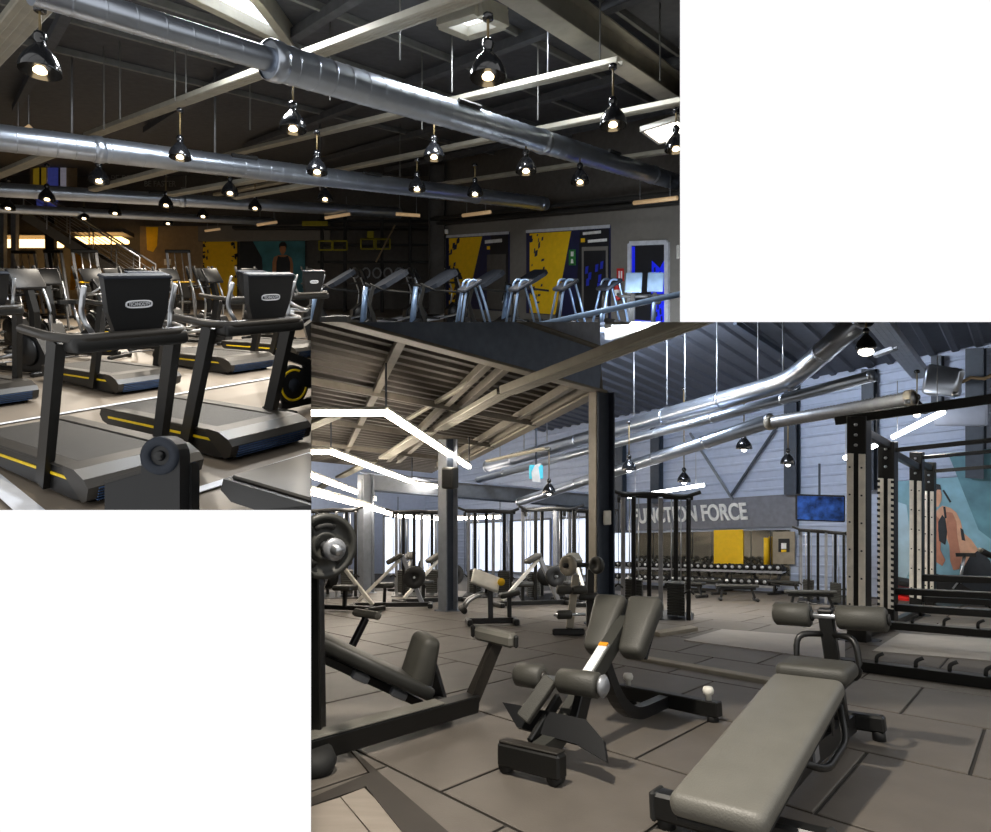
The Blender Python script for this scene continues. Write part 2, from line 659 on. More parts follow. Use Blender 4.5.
# pale daylight windows and their mullions on the far wall
for i, (a, b, h0, h1) in enumerate(((468, 505, .2, 2.1), (512, 552, .2, 2.1), (560, 598, .2, 2.1), (612, 634, .3, 1.6))):
    m = MB()
    m.add([wb(a, h0, .06), wb(b, h0, .06), wb(b, h1, .06), wb(a, h1, .06), wb(a, h0, .03), wb(b, h0, .03), wb(b, h1, .03), wb(a, h1, .03)],
          [(0, 1, 2, 3), (4, 7, 6, 5), (0, 4, 5, 1), (1, 5, 6, 2), (2, 6, 7, 3), (3, 7, 4, 0)])
    w_ = struct(B, 'window_%d' % (i + 1), m, 'window_lit')
    m = MB()
    for (p, q) in (((a, h0), (b, h0)), ((b, h0), (b, h1)), ((b, h1), (a, h1)), ((a, h1), (a, h0))):
        m.beam(wb(p[0], p[1], .07), wb(q[0], q[1], .07), .07, .07, up=V((WN.x, WN.y, 0)))
    part(w_, 'window_frame', m, 'column_grey')
for i, (a, b, h0, h1, y) in enumerate(((384, 400, .2, 2.2, 22), (408, 436, .2, 2.3, 22.5))):
    m = MB()
    c_ = (B.up(a, y, h0) + B.up(b, y, h1)) / 2
    m.box(c_, (abs(B.up(b, y, 0).x - B.up(a, y, 0).x), .04, h1 - h0))
    w_ = struct(B, 'window_%d' % (i + 5), m, 'window_lit')
    m = MB()
    for (p, q) in (((a, h0), (b, h0)), ((b, h0), (b, h1)), ((b, h1), (a, h1)), ((a, h1), (a, h0))):
        m.beam(B.up(p[0], y - .03, p[1]), B.up(q[0], y - .03, q[1]), .07, .07, up=V((0, 1, 0)))
    part(w_, 'window_frame', m, 'column_grey')

# ------------------------------------------------------------------ mezzanine over the left half of hall B
MZ = 3.55
EA, EB = V((-4.2, 3.83)), V((1.49, 9.1))       # free edge
ED = (EB - EA).normalized()
E2 = V((-0.94, 17.0))
E2D = (E2 - EB).normalized()
m = MB()
rows = []
c = 0.0
while c < 12:
    rows += [(c, 0), (c + .15, 0), (c + .18, -.05), (c + .27, -.05)]
    c += .30
vs = []
for (c1, dz) in rows:
    for s_ in (-6.5, 0.0):
        p = EB + E2D * c1 + ED * s_
        vs.append(B.g(p.x, p.y, MZ + dz))
m.add(vs, [(2 * i, 2 * i + 1, 2 * i + 3, 2 * i + 2) for i in range(len(rows) - 1)])
mez = struct(B, 'ceiling_mezzanine', m, 'deck_under')
for off_ in (.12, .45, 1.75, 2.05, 3.35, 4.9):
    p0 = EB - ED * off_
    p1 = p0 + E2D * 9.5
    m = MB()
    m.beam(B.g(p0.x, p0.y, MZ - .12), B.g(p1.x, p1.y, MZ - .12), .04, .14)
    m.beam(B.g(p0.x, p0.y, MZ - .19), B.g(p1.x, p1.y, MZ - .19), .11, .02)
    part(mez, 'joist', m, 'deck_joist')
for i in range(3):
    p0 = EB + E2D * (2.6 * (i + 1))
    p1 = p0 - ED * 6
    m = MB()
    m.beam(B.g(p0.x, p0.y, MZ - .2), B.g(p1.x, p1.y, MZ - .2), .06, .1)
    part(mez, 'cross_bar', m, 'deck_joist')
# edge girder: web, flanges, fascia above
g_ = thing(B, 'edge_girder', 'dark steel girder with pale lower flange along the mezzanine edge', 'girder', Matrix.Translation(B.g(EA.x, EA.y, 3.3)))
inv = g_.matrix_world.inverted()
def gp_(p, h):
    return inv @ B.g(p.x, p.y, h)
m = MB(); m.beam(gp_(EA, 3.62), gp_(EB, 3.62), .04, .56); part(g_, 'web', m, 'girder_paint')
m = MB(); m.beam(gp_(EA, 3.32), gp_(EB, 3.32), .26, .035); part(g_, 'lower_flange', m, 'beam_edge')
m = MB(); m.beam(gp_(EA, 3.92), gp_(EB, 3.92), .26, .035); part(g_, 'upper_flange', m, 'beam_edge')
m = MB()
fo = V((.04, -.05))
m.add([B.g(EA.x, EA.y, 3.95), B.g(EB.x, EB.y, 3.95), B.g(EB.x, EB.y, CH_B - .02), B.g(EA.x, EA.y, CH_B - .02)], [(0, 1, 2, 3)])
m.add([B.g(EB.x, EB.y, 3.95), B.g(E2.x, E2.y, 3.95), B.g(E2.x, E2.y, 4.4), B.g(EB.x, EB.y, 4.4)], [(0, 1, 2, 3)])
struct(B, 'wall_fascia', m, 'fascia')
g2 = thing(B, 'edge_girder', 'pale brown girder from the tall dark column back along the mezzanine', 'girder', Matrix.Translation(B.g(EB.x, EB.y, 3.3)))
inv2 = g2.matrix_world.inverted()
m = MB(); m.beam(inv2 @ B.g(EB.x, EB.y, 3.6), inv2 @ B.g(E2.x, E2.y, 3.6), .05, .5); part(g2, 'web', m, 'deck_joist')
m = MB(); m.beam(inv2 @ B.g(EB.x, EB.y, 3.33), inv2 @ B.g(E2.x, E2.y, 3.33), .22, .035); part(g2, 'lower_flange', m, 'beam_edge')
# far girder, blue grey
a, b = at(362, 487, 16.0), at(594, 506, 19.0)
g3 = thing(B, 'far_girder', 'blue grey girder spanning behind the pillar with the black loudspeaker', 'girder', Matrix.Translation(a))
m = MB(); m.beam(V((0, 0, .14)), b - a + V((0, 0, .14)), .06, .42); part(g3, 'web', m, 'column_grey')
m = MB(); m.beam(V((0, 0, -.06)), b - a + V((0, 0, -.06)), .4, .04); part(g3, 'lower_flange', m, 'beam_dark')
m = MB(); m.beam(V((0, 0, .36)), b - a + V((0, 0, .36)), .4, .04); part(g3, 'upper_flange', m, 'siding')

def i_column(hall, x, y, w, h0, h1, label, yaw, fl_mat, web_mat, name='steel_column'):
    o = thing(hall, name, label, 'column', hall.mat(x, y, yaw, 0, True))
    for s_ in (-1, 1):
        m = MB(); m.box((s_ * (w / 2 - .012), 0, (h0 + h1) / 2), (.024, w, h1 - h0), bev=.004)
        part(o, 'flange', m, fl_mat)
    m = MB(); m.box((0, 0, (h0 + h1) / 2), (w - .05, .03, h1 - h0)); part(o, 'web', m, web_mat)
    m = MB(); m.box((0, 0, .01 + h0), (w + .1, w + .1, .02), bev=.004); part(o, 'base_plate', m, web_mat)
    return o
colA = i_column(B, 1.50, 9.05, .27, 0, 3.3, 'tall dark steel column carrying the mezzanine corner', 22, 'beam_dark', 'beam_dark')
m = MB(); m.box((-.142, 0, 1.65), (.012, .2, 3.3)); part(colA, 'pale_face', m, 'beam_edge', 'pale brown face')
m = MB(); m.box((.0, -.150, 1.55), (.12, .03, .2), bev=.01); part(colA, 'switch_box', m, 'white_paint', 'white wall switch box')
p = B.fl(448, 611)
i_column(B, p.x, p.y, .25, 0, 3.0, 'grey steel pillar with a black loudspeaker near its top', 40, 'column_grey', 'beam_dark')
p = B.fl(366, 593)
i_column(B, p.x, p.y, .3, 0, 2.9, 'light grey steel pillar among the machines behind the round plate', 40, 'column_grey', 'column_grey')
# dark wall columns on the siding
for i, (px, w, h0, h1, lab) in enumerate((
        (795, .30, 2.4, 5.1, 'dark wall column rising above the television screen'),
        (660, .30, 2.4, 4.6, 'dark wall column behind the cable tower'),
        (623, .35, 1.6, 4.3, 'dark wall column beside the tall mezzanine column'),
        (872, .25, 2.4, 5.1, 'dark wall column between the rack posts and the lamp'),
        (978, .30, 2.5, 5.1, 'dark wall column above the blue mural'),
        (940, .18, 4.0, 5.1, 'slim grey wall column over the air unit'))):
    c = wb(px, 0, .16)
    o = thing(B, 'wall_column', lab, 'column', Matrix.Translation(c) @ Matrix.Rotation(math.atan2(D2.y, D2.x), 4, 'Z'))
    for s_ in (-1, 1):
        m = MB(); m.box((0, s_ * .1, (h0 + h1) / 2), (w, .02, h1 - h0)); part(o, 'flange', m, 'beam_dark')
    m = MB(); m.box((0, 0, (h0 + h1) / 2), (.03, .2, h1 - h0)); part(o, 'web', m, 'beam_dark')
# diagonal wind braces
for i, (a, b, lab) in enumerate((((730, 497), (778, 425), 'darker of the two diagonal braces on the pale siding above the sign'),
                                 ((733, 500), (690, 433), 'lighter grey diagonal brace on the pale siding above the sign'))):
    y0, y1 = wb(a[0], 0).y - .15, wb(b[0], 0).y - .15
    m = MB(); m.beam(at(a[0], a[1], y0), at(b[0], b[1], y1), .06, .06)
    solo(B, 'wind_brace', m, ['beam_dark', 'column_grey'][i], lab, 'brace')

# light platforms on the floor
def slab(hall, name, pts, h, material, label, cat, border=None):
    m = MB()
    n = len(pts)
    P = [hall.fl(*q) for q in pts]
    m.add([p + Z * 0.001 for p in P] + [p + Z * h for p in P], [tuple(range(n))[::-1], tuple(range(n, 2 * n))] + [(i, (i + 1) % n, n + (i + 1) % n, n + i) for i in range(n)])
    return solo(hall, name, m, material, label, cat)
slab(B, 'lifting_platform', [(684, 641), (722, 630), (845, 639), (845, 662)], .012, 'platform_pale', 'pale lifting platform inlaid in the floor beyond the decline bench', 'platform')
mat('wood_pale', '#7f766c', 0.5, var=0.12, scale=3, stretch=(1, 6, 1))
mat('frame_dark', '#2b2621', 0.6)
pf = thing(B, 'wooden_platform', 'pale platform of boards with a broad dark border below the plate machine', 'platform', Matrix.Translation(B.fl(340, 800)))
inv3 = pf.matrix_world.inverted()
def quadp(root, inv, name, pts, h, material):
    m = MB()
    P = [inv @ B.fl(*q) for q in pts]
    n = len(P)
    m.add([p + Z * .001 for p in P] + [p + Z * h for p in P], [tuple(range(n))[::-1], tuple(range(n, 2 * n))] + [(i, (i + 1) % n, n + (i + 1) % n, n + i) for i in range(n)])
    part(root, name, m, material)
quadp(pf, inv3, 'border', [(300, 805), (370, 775), (343, 743), (452, 838), (405, 838), (366, 789), (300, 812)], .012, 'frame_dark')
quadp(pf, inv3, 'board', [(300, 812), (340, 799), (372, 838), (300, 838)], .008, 'wood_pale')
quadp(pf, inv3, 'board', [(341, 798.5), (364, 789.5), (414, 838), (374, 838)], .008, 'wood_pale')
m = MB(); m.beam(B.fl(628, 658) + Z * .02, B.fl(772, 684) + Z * .02, .09, .04)
solo(B, 'floor_rail', m, 'beam_edge', 'flat pale metal rail lying on the floor between the two benches', 'rail')
# ================================================================== HALL A: ducts, trays, lamps
def duct(hall, p0, p1, r, label, rings=(), pitch=0.22, n=24, material='duct', vents=(), group=None):
    d = p1 - p0
    L = d.length
    ax = d / L
    o = thing(hall, 'air_duct', label, 'air duct', Matrix.Translation(p0), group)
    m = MB(); m.lathe([(0, 0), (r, 0)], (0, 0, 0), ax, n); m.lathe([(r, 0), (r, L)], (0, 0, 0), ax, n); m.lathe([(r, L), (0, L)], (0, 0, 0), ax, n)
    z = pitch
    while z < L - pitch:                               # folded spiral seams
        m.lathe([(r, z), (r * 1.03, z + .008), (r, z + .016)], (0, 0, 0), ax, n)
        z += pitch
    part(o, 'pipe', m, material)
    for f in rings:
        m = MB(); m.lathe([(r * 1.0, -.07), (r * 1.07, -.06), (r * 1.10, 0), (r * 1.07, .06), (r * 1.0, .07)], ax * (L * f), ax, n)
        part(o, 'joint_ring', m, material)
    sd = ax.cross(Z).normalized()
    u = sd.cross(ax)
    for f in vents:
        c = ax * (L * f) - sd * -r * .75 * (1 if sd.y < 0 else -1) + u * r * .7
        m = MB(); m.beam(c - ax * .22, c + ax * .22, .05, .09, up=(c - ax * ax.dot(c)).normalized())
        part(o, 'vent_slot', m, 'rubber')
    return o
HD = 3.44
d0, d1 = A.fl(30, -12, HD), A.fl(690, 186, HD)
dm = A.fl(270, 60, HD)
dm = d0 + (d1 - d0) * ((dm - d0).dot(d1 - d0) / (d1 - d0).length_squared)
duct(A, d0, dm, .105, 'narrow near length of the thick duct, over the large pendant lamp', vents=())
duct(A, dm, d1, .165, 'thick bright galvanised spiral duct crossing under the heavy girder', rings=(.004, .42, .8), vents=(.25, .62))
HD2 = 3.20
duct(A, A.fl(-30, 134, HD2), A.fl(545, 204, HD2), .165, 'long shiny duct that ends in a round cap above the poster wall', rings=(.12, .78, .985), vents=(.3, .52))
duct(A, A.fl(-30, 188, HD2), A.fl(400, 213, HD2), .15, 'slim shiny duct hanging behind the lamp with the chrome shade', rings=(.4,), vents=(.35,))
duct(A, A.fl(-30, 207, 3.1), A.fl(275, 222, 3.1), .12, 'thinnest duct running just above the staircase', rings=(.3,))

def tray(hall, p0, p1, w, h, label, name='cable_tray', material='beam_galv', group=None, lips=True):
    o = thing(hall, name, label, 'cable tray', Matrix.Translation(p0), group)
    a, b = V((0, 0, 0)), p1 - p0
    sd = b.cross(Z).normalized()
    m = MB(); m.beam(a, b, w, .012); part(o, 'bottom_sheet', m, material)
    for s_ in (-1, 1):
        m = MB(); m.beam(a + sd * s_ * w / 2 + Z * h / 2, b + sd * s_ * w / 2 + Z * h / 2, .012, h); part(o, 'side_lip', m, material)
    # rows of stamped ridges along the underside
    m = MB()
    for f in (-.25, 0, .25):
        m.beam(a + sd * w * f - Z * .008, b + sd * w * f - Z * .008, w * .06, .008, bev=0)
    part(o, 'ridge', m, material)
    return o
HT = 4.0
tray(A, A.fl(-25, 75, HT), A.fl(60, -22, HT), .26, .08, 'broad near cable tray above the big pendant lamp with amber cord')
tray(A, A.fl(88, 138, HT), A.fl(520, -18, HT), .15, .08, 'long cable tray meeting the thick duct at its first joint ring')
tray(A, A.fl(205, 162, HT), A.fl(620, 64, HT), .13, .07, 'cable tray that runs up to the underside of the heavy roof girder')
tray(A, A.fl(215, 196, HT - .3), A.fl(690, 102, HT - .3), .12, .07, 'cable tray passing behind the second joint ring of the thick duct')
tray(A, A.fl(430, 187, HT - .3), A.fl(690, 150, HT - .3), .12, .07, 'thin cable tray next to the bright square ceiling light')
tray(A, A.fl(-20, 184, HT - .7), A.fl(60, 152, HT - .7), .16, .07, 'short cable tray beside the yellow and blue hanging banners')
tray(A, A.fl(92, 191, HT - .8), A.fl(190, 166, HT - .8), .14, .07, 'cable tray in front of the outlined wall lettering')
tray(A, A.fl(170, 196, HT - .9), A.fl(275, 178, HT - .9), .13, .07, 'cable tray just past the outlined wall lettering')
tray(A, A.fl(235, 199, HT - .9), A.fl(330, 183, HT - .9), .13, .07, 'farther cable tray under the shiny capped duct')
# the heavy girder on the right
gi = A.fl(488, -20, 4.35); gj = A.fl(690, 112, 4.35)
o = thing(A, 'roof_girder', 'heavy galvanised roof girder sloping down towards the square ceiling light', 'girder', Matrix.Translation(gi))
m = MB(); m.beam(V((0, 0, 0)), gj - gi, .30, .03); part(o, 'lower_flange', m, 'beam_galv')
m = MB(); m.beam(V((0, 0, .2)), gj - gi + V((0, 0, .2)), .03, .4); part(o, 'web', m, 'beam_galv')
m = MB(); m.beam(V((0, 0, .4)), gj - gi + V((0, 0, .4)), .30, .03); part(o, 'upper_flange', m, 'beam_galv')

# thin hanger rods
for (px, py1, h, lab) in ((72, 140, 3.6, 'first'), (215, 155, 3.5, 'b'), (320, 190, 3.4, 'c'), (175, 100, 4.0, 'd'), (186, 100, 4.0, 'e'),
                          (250, 130, 3.9, 'f'), (400, 60, 4.0, 'g'), (452, 92, 4.0, 'h'), (548, 80, 4.0, 'i'), (422, 130, 3.7, 'j'), (104, 130, 3.7, 'k'),
                          (600, 60, 4.0, 'l'), (660, 80, 4.0, 'm'), (400, 190, 3.4, 'n'), (538, 120, 3.7, 'o'), (120, 120, 3.8, 'p'), (330, 100, 3.9, 'q')):
    p = A.fl(px, py1, h)
    m = MB(); m.cyl(p, p + Z * (CH_A - h), .018 if px in (72, 215, 320) else .010, 6)
    solo(A, 'hanger_rod', m, 'steel_soft' if px in (72, 215, 320, 548) else 'purlin_a', 'thin vertical hanger rod dropping from the dark ceiling', 'rod', 'hanger rods under the cardio hall roof')

# bell pendant lamps
def pendant_mesh(n=24):
    sh = MB(); sh.lathe([(.150, .0), (.152, .02), (.145, .06), (.125, .11), (.09, .16), (.055, .20), (.035, .225), (.045, .25), (.052, .28), (.042, .31), (.018, .33), (0, .332)], n=n)
    sh.lathe([(.149, .0), (.140, .055), (.12, .10), (.085, .15), (.05, .19), (0, .195)], n=n)
    bu = MB(); bu.lathe([(0, -.012), (.03, -.010), (.048, .0), (.050, .015), (.03, .04), (0, .045)], n=16)
    return sh.mesh('lamp_shade', 'lamp_black'), bu
SH_ME, bu_ = pendant_mesh()
BU_ME = bu_.mesh('bulb', 'bulb')
bw_ = MB(); bw_.lathe([(0, -.058), (.025, -.052), (.046, -.03), (.052, -.005), (.045, .02), (0, .04)], n=16)
BW_ME = bw_.mesh('bulb', 'bulb_white')
def pendant(hall, loc, top_h, label, group, white=False, power=0, scale=1.0, color=(1, .90, .76)):
    o = thing(hall, 'pendant_lamp', label, 'pendant lamp', Matrix.Translation(loc), group)
    for nm, me in (('lamp_shade', SH_ME), ('bulb', BW_ME if white else BU_ME)):
        c = part(o, nm, me, None); c.scale = (scale,) * 3
    m = MB(); m.cyl((0, 0, .32 * scale), (0, 0, max(.4, top_h)), .011, 6); part(o, 'cord', m, 'cord')
    m = MB(); m.lathe([(0, 0), (.045, 0), (.045, .04), (.02, .06), (0, .06)], (0, 0, max(.4, top_h) - .03), n=12); part(o, 'ceiling_cup', m, 'lamp_black')
    if power:
        s_ = spot(hall, loc - Z * .075, power, 2.5, color, .06)
    return o
PG = 'bell pendant lamps of the cardio hall'
PA = [(40, 72, 8, 'largest black bell pendant lamp with an amber cord beside the broad near tray'), (293, 130, 82, 'black bell lamp hanging below the first joint ring of the thick duct'), (488, 78, 16, 'black bell pendant lamp hanging over the heavy duct near the small skylight'),
      (180, 158, 110, 'black bell lamp hanging against the bright top of the capped duct'), (613, 126, 66, 'black bell pendant lamp under the heavy roof girder'), (434, 158, 115, 'black bell lamp in the gap between the thick duct and the capped duct'), (317, 173, 132, 'black bell lamp touching the upper edge of the capped duct'), (526, 172, 140, 'black bell lamp just under the second joint ring of the thick duct'), (580, 183, 155, 'small bell lamp before the dark upper wall over the wide poster'), (417, 190, 160, 'small bell lamp against the capped duct near its far ring'),
      (475, 195, 165, 'small bell lamp just above the last stretch of the capped duct'), (99, 182, 155, 'small bell lamp in front of the faint wall lettering'), (47, 200, 165, 'black bell lamp with chrome glints in front of the striped banner'), (166, 206, 175, None), (255, 209, 180, None), (115, 214, 185, None), (84, 219, 190, None), (168, 224, 200, None), (8, 209, 180, None),
      (230, 194, 165, None), (325, 200, 175, None), (203, 217, 190, None), (676, 150, 110, 'small bell lamp hanging right beside the square lit panel')]
for (px, py, pt, lab) in PA:
    h = 3.12 if py < 165 else 2.92
    p = A.fl(px, py, h)
    sc = F / p.y
    near = p.y < 13
    pendant(A, p, max(.5, (py - pt) / sc), lab or 'tiny black bell lamp among the slim ducts above the staircase', PG if not lab else None,
            power=(110 if p.y < 9 else 190) if near else (260 if p.y < 15 else 380), scale=1.0)

# hanging tan light tubes
for (x0, y0, x1, y1, h) in ((16, 137, 31, 127, 3.5), (205, 231, 220, 229, 2.9), (257, 225, 277, 222, 2.9), (325, 218, 350, 214, 2.95), (396, 214, 420, 215.5, 2.95), (463, 215.5, 490, 212, 2.9), (634, 203, 677, 198, 2.95)):
    p = A.fl(x0, y0, h); q = at(x1, y1, p.y * (1.0 if x0 < 400 else .93))
    o = thing(A, 'tube_lamp', 'slim tan light tube hung on two wires under the ducts', 'tube lamp', Matrix.Translation(p), 'tan light tubes of the cardio hall')
    m = MB(); m.cyl((0, 0, 0), q - p, .045, 10); part(o, 'tube', m, 'tube_tan')
    d = q - p
    m = MB(); m.cyl(d * .15, d * .15 + Z * .5, .006, 5); part(o, 'wire', m, 'steel_soft')
    m = MB(); m.cyl(d * .85, d * .85 + Z * .5, .006, 5); part(o, 'wire', m, 'steel_soft')

# square lit panel at the right edge
p = A.fl(668, 131, 3.5)
o = thing(A, 'panel_lamp', 'glowing square ceiling panel in a pale frame beside the heavy girder', 'panel lamp', Matrix.Translation(p) @ Matrix.Rotation(math.radians(50), 4, 'Z'))
m = MB(); m.box((0, 0, 0), (.5, .5, .04)); part(o, 'diffuser', m, 'bulb_white')
m = MB()
for a_ in range(4):
    R = Matrix.Rotation(a_ * math.pi / 2, 4, 'Z')
    m.box(R @ V((.27, 0, .01)), (.05, .59, .08), R, .01)
part(o, 'frame', m, 'white_paint')

# skylights in the roof
def skylight(hall, pts, h, label):
    P = [hall.fl(px, py, h) for px, py in pts]
    c = sum(P, V()) / len(P)
    o = thing(hall, 'skylight', label, 'skylight', Matrix.Translation(c))
    m = MB(); m.add([p - c for p in P], [tuple(range(len(P)))]); part(o, 'pane', m, 'sky_glass')
    for i in range(len(P)):
        m = MB(); m.beam(P[i] - c, P[(i + 1) % len(P)] - c, .12, .3); part(o, 'frame_bar', m, 'beam_galv')
    return o
skylight(A, [(172, -22), (262, 24), (290, 36), (258, -8), (235, -30)], CH_A - .12, 'large white skylight in the dark roof above the thick duct')
skylight(A, [(440, 16), (468, 28), (505, 16), (478, 4)], CH_A - .1, 'small bright skylight next to the heavy roof girder')
area(A, A.fl(232, 0, CH_A - .3), 1.2, 1.0, 300, (.92, .96, 1), aim=(0, 0.1, -1))
area(A, A.fl(472, 16, CH_A - .3), .8, .6, 220, (.9, .95, 1), aim=(0.1, 0.2, -1))

# ------------------------------------------------------------------ the poster wall
WU, WV = V((-WAD.x, -WAD.y, A.k * -WAD.y)).normalized(), Z
def flat_poly(root, name, pts, material, off, label=None, thick=.006):
    """flat printed shape on the poster wall: corners as (px, h)"""
    P = [wa(px, h, off) for px, h in pts]
    inv_ = root.matrix_world.inverted()
    n = len(P)
    nn = V((WAN.x, WAN.y, 0)) * thick
    m = MB()
    m.add([inv_ @ p for p in P] + [inv_ @ (p - nn) for p in P], [tuple(range(n)), tuple(range(n, 2 * n))[::-1]] + [(i, (i + 1) % n, n + (i + 1) % n, n + i) for i in range(n)])
    return part(root, name, m, material, label)
mat('poster_navy', '#23264a', 0.5)
mat('poster_dark', '#1d1e22', 0.5)
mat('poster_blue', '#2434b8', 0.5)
def poster(x0, x1, label, split, slant, seed):
    o = thing(A, 'wall_poster', label, 'poster', Matrix.Translation(wa((x0 + x1) / 2, .4, .03)))
    flat_poly(o, 'board', [(x0, .3), (x1, .3), (x1, 2.58), (x0, 2.58)], 'poster_navy', .03, thick=.025)
    w = split - x0
    flat_poly(o, 'yellow_field', [(x0 + w * .08, .32), (split - slant, .32), (split, 2.50), (x0 + w * .08, 2.50)], 'yellow_print', .036, 'yellow printed field')
    flat_poly(o, 'dark_panel', [(split + 4, .32), (x1 - 1, .32), (x1 - 1, 2.5), (split + 9, 2.5)], 'poster_dark', .038)
    flat_poly(o, 'top_rail', [(x0, 2.52), (x1, 2.52), (x1, 2.60), (x0, 2.60)], 'logo_print', .045)
    r_ = random.Random(seed)
    for i in range(26):
        cx, ch = x0 + w * (.06 + .34 * r_.random() ** 1.5), .5 + 1.95 * r_.random()
        s1, s2 = .5 + 1.4 * r_.random(), .03 + .07 * r_.random()
        flat_poly(o, 'brush_mark', [(cx - s1, ch - s2), (cx + s1 * .6, ch - s2 * .6), (cx + s1, ch + s2), (cx - s1 * .5, ch + s2 * .8)], 'poster_navy', .042)
    return o
po = poster(447, 510, 'yellow and navy brush-stroke poster, narrower of the wall posters', 483, 16, 3)
flat_poly(po, 'white_bar', [(486, 2.28), (503, 2.30), (503, 2.40), (486, 2.38)], 'white_print', .044)
flat_poly(po, 'yellow_dot', [(488, 2.10), (491, 2.10), (491, 2.2), (488, 2.2)], 'yellow_print', .044)
flat_poly(po, 'dark_door', [(488, .35), (507, .35), (507, 1.95), (488, 1.95)], 'wall_a_dark', .044)
po = poster(527, 611, 'wide yellow and navy poster with a dark glass door at one side', 572, 16, 5)
flat_poly(po, 'white_bar', [(584, 2.38), (602, 2.40), (602, 2.47), (584, 2.45)], 'white_print', .044)
flat_poly(po, 'white_bar', [(589, 2.18), (608, 2.20), (608, 2.27), (589, 2.25)], 'white_print', .044)
flat_poly(po, 'yellow_dot', [(582, 2.2), (586, 2.2), (586, 2.3), (582, 2.3)], 'yellow_print', .044)
flat_poly(po, 'door_frame', [(583, .32), (609, .32), (609, 2.08), (583, 2.08)], 'wall_a', .046)
dr = flat_poly(po, 'dark_door', [(585, .34), (607, .34), (607, 1.98), (585, 1.98)], 'poster_dark', .050)
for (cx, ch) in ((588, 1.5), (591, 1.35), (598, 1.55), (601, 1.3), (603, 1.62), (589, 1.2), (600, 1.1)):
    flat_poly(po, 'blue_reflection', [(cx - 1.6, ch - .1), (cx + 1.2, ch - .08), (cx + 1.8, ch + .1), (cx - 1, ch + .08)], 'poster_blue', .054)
# exit sign, fire point, door
o = thing(A, 'exit_sign', 'small green emergency sign on the dark glass next to the wide poster', 'sign', Matrix.Translation(wa(574, 1.8, .06)))
flat_poly(o, 'board', [(571, 1.62), (577.5, 1.62), (577.5, 2.02), (571, 2.02)], 'green_sign', .08, thick=.02)
flat_poly(o, 'running_figure', [(573, 1.85), (575.6, 1.85), (575.8, 1.97), (573, 1.97)], 'white_print', .084)
flat_poly(o, 'arrow', [(573, 1.67), (575.8, 1.67), (575, 1.78), (573.4, 1.78)], 'white_print', .084)
o = thing(A, 'fire_sign', 'small red fire sign with white symbol beside the lit doorway', 'sign', Matrix.Translation(wa(621, 1.4, .03)))
flat_poly(o, 'board', [(617.5, 1.24), (624.5, 1.24), (624.5, 1.54), (617.5, 1.54)], 'red', .03, thick=.015)
flat_poly(o, 'flame_mark', [(619.4, 1.30), (620.6, 1.30), (620.6, 1.48), (619.4, 1.48)], 'white_print', .034)
flat_poly(o, 'bottle_mark', [(621.6, 1.30), (623.0, 1.30), (623.0, 1.48), (621.6, 1.48)], 'white_print', .034)
o = thing(A, 'fire_extinguisher', 'red fire extinguisher hanging below the red fire sign', 'extinguisher', Matrix.Translation(wa(620.5, .78, .12)))
m = MB(); m.lathe([(0, 0), (.07, 0), (.08, .02), (.08, .34), (.06, .40), (.02, .43), (0, .43)], n=14); part(o, 'cylinder', m, 'red')
m = MB(); m.lathe([(.081, .1), (.081, .24)], n=14); part(o, 'label_band', m, 'white_print')
m = MB(); m.beam((-.02, 0, .46), (.08, 0, .48), .02, .03); part(o, 'valve', m, 'rubber')
m = MB(); m.tube([(.03, 0, .45), (.11, 0, .40), (.10, 0, .2), (.09, 0, .08)], .010, 6); part(o, 'hose', m, 'rubber')
# lit doorway
m = MB(); P = [wa(631, 0, .03), wa(668, 0, .03), wa(668, 2.12, .03), wa(631, 2.12, .03)]
m.add(P, [(0, 1, 2, 3)])
d_ = struct(A, 'door_1', m, 'poster_dark', label='dark doorway with blue neon light')
m = MB()
for a, b in ((P[0], P[3]), (P[3], P[2]), (P[2], P[1])):
    m.beam(a, b, .10, .10, up=V((WAN.x, WAN.y, 0)))
part(d_, 'door_frame', m, 'logo_print')
def door_poly(name, pts, material, off):
    P_ = [wa(px, h, off) for px, h in pts]
    m_ = MB(); m_.add(P_, [tuple(range(len(P_)))])
    part(d_, name, m_, material)
door_poly('neon_strip', [(633, .0), (636, .0), (636, 2.05), (633, 2.05)], 'blue_glow', .04)
door_poly('blue_panel', [(652, .1), (666, .1), (666, 1.75), (661, 1.55), (653, 1.72)], 'blue_glow', .045)
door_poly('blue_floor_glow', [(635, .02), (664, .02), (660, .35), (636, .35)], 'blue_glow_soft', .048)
r_ = random.Random(4)
for i in range(14):
    cx, ch = 654 + 10 * r_.random(), .3 + 1.3 * r_.random()
    door_poly('navy_mark', [(cx - .8, ch - .06), (cx + .9, ch - .03), (cx + .7, ch + .07), (cx - .9, ch + .05)], 'poster_navy', .05)  # random small navy marks over the blue panel
# wall sensor
m = MB(); m.box(wa(449, 2.72, .1), (.12, .1, .14), bev=.02)
solo(A, 'wall_sensor', m, 'white_print', 'little white sensor box at the corner over the narrow poster', 'sensor')
m = MB(); c = wa(679, 1.9, .04); m.box(c, (.06, .06, .3), bev=.01)
solo(A, 'wall_plate', m, 'white_paint', 'small pale notice plate on the wall beside the lit doorway', 'plate')
# dark wall pillar beside the sign rig
i_column(A, -1.9, 20.8, .5, 0, 4.9, 'black square wall pillar between the training rig and the narrow poster', 0, 'wall_a_dark', 'wall_a_dark', 'wall_pillar')

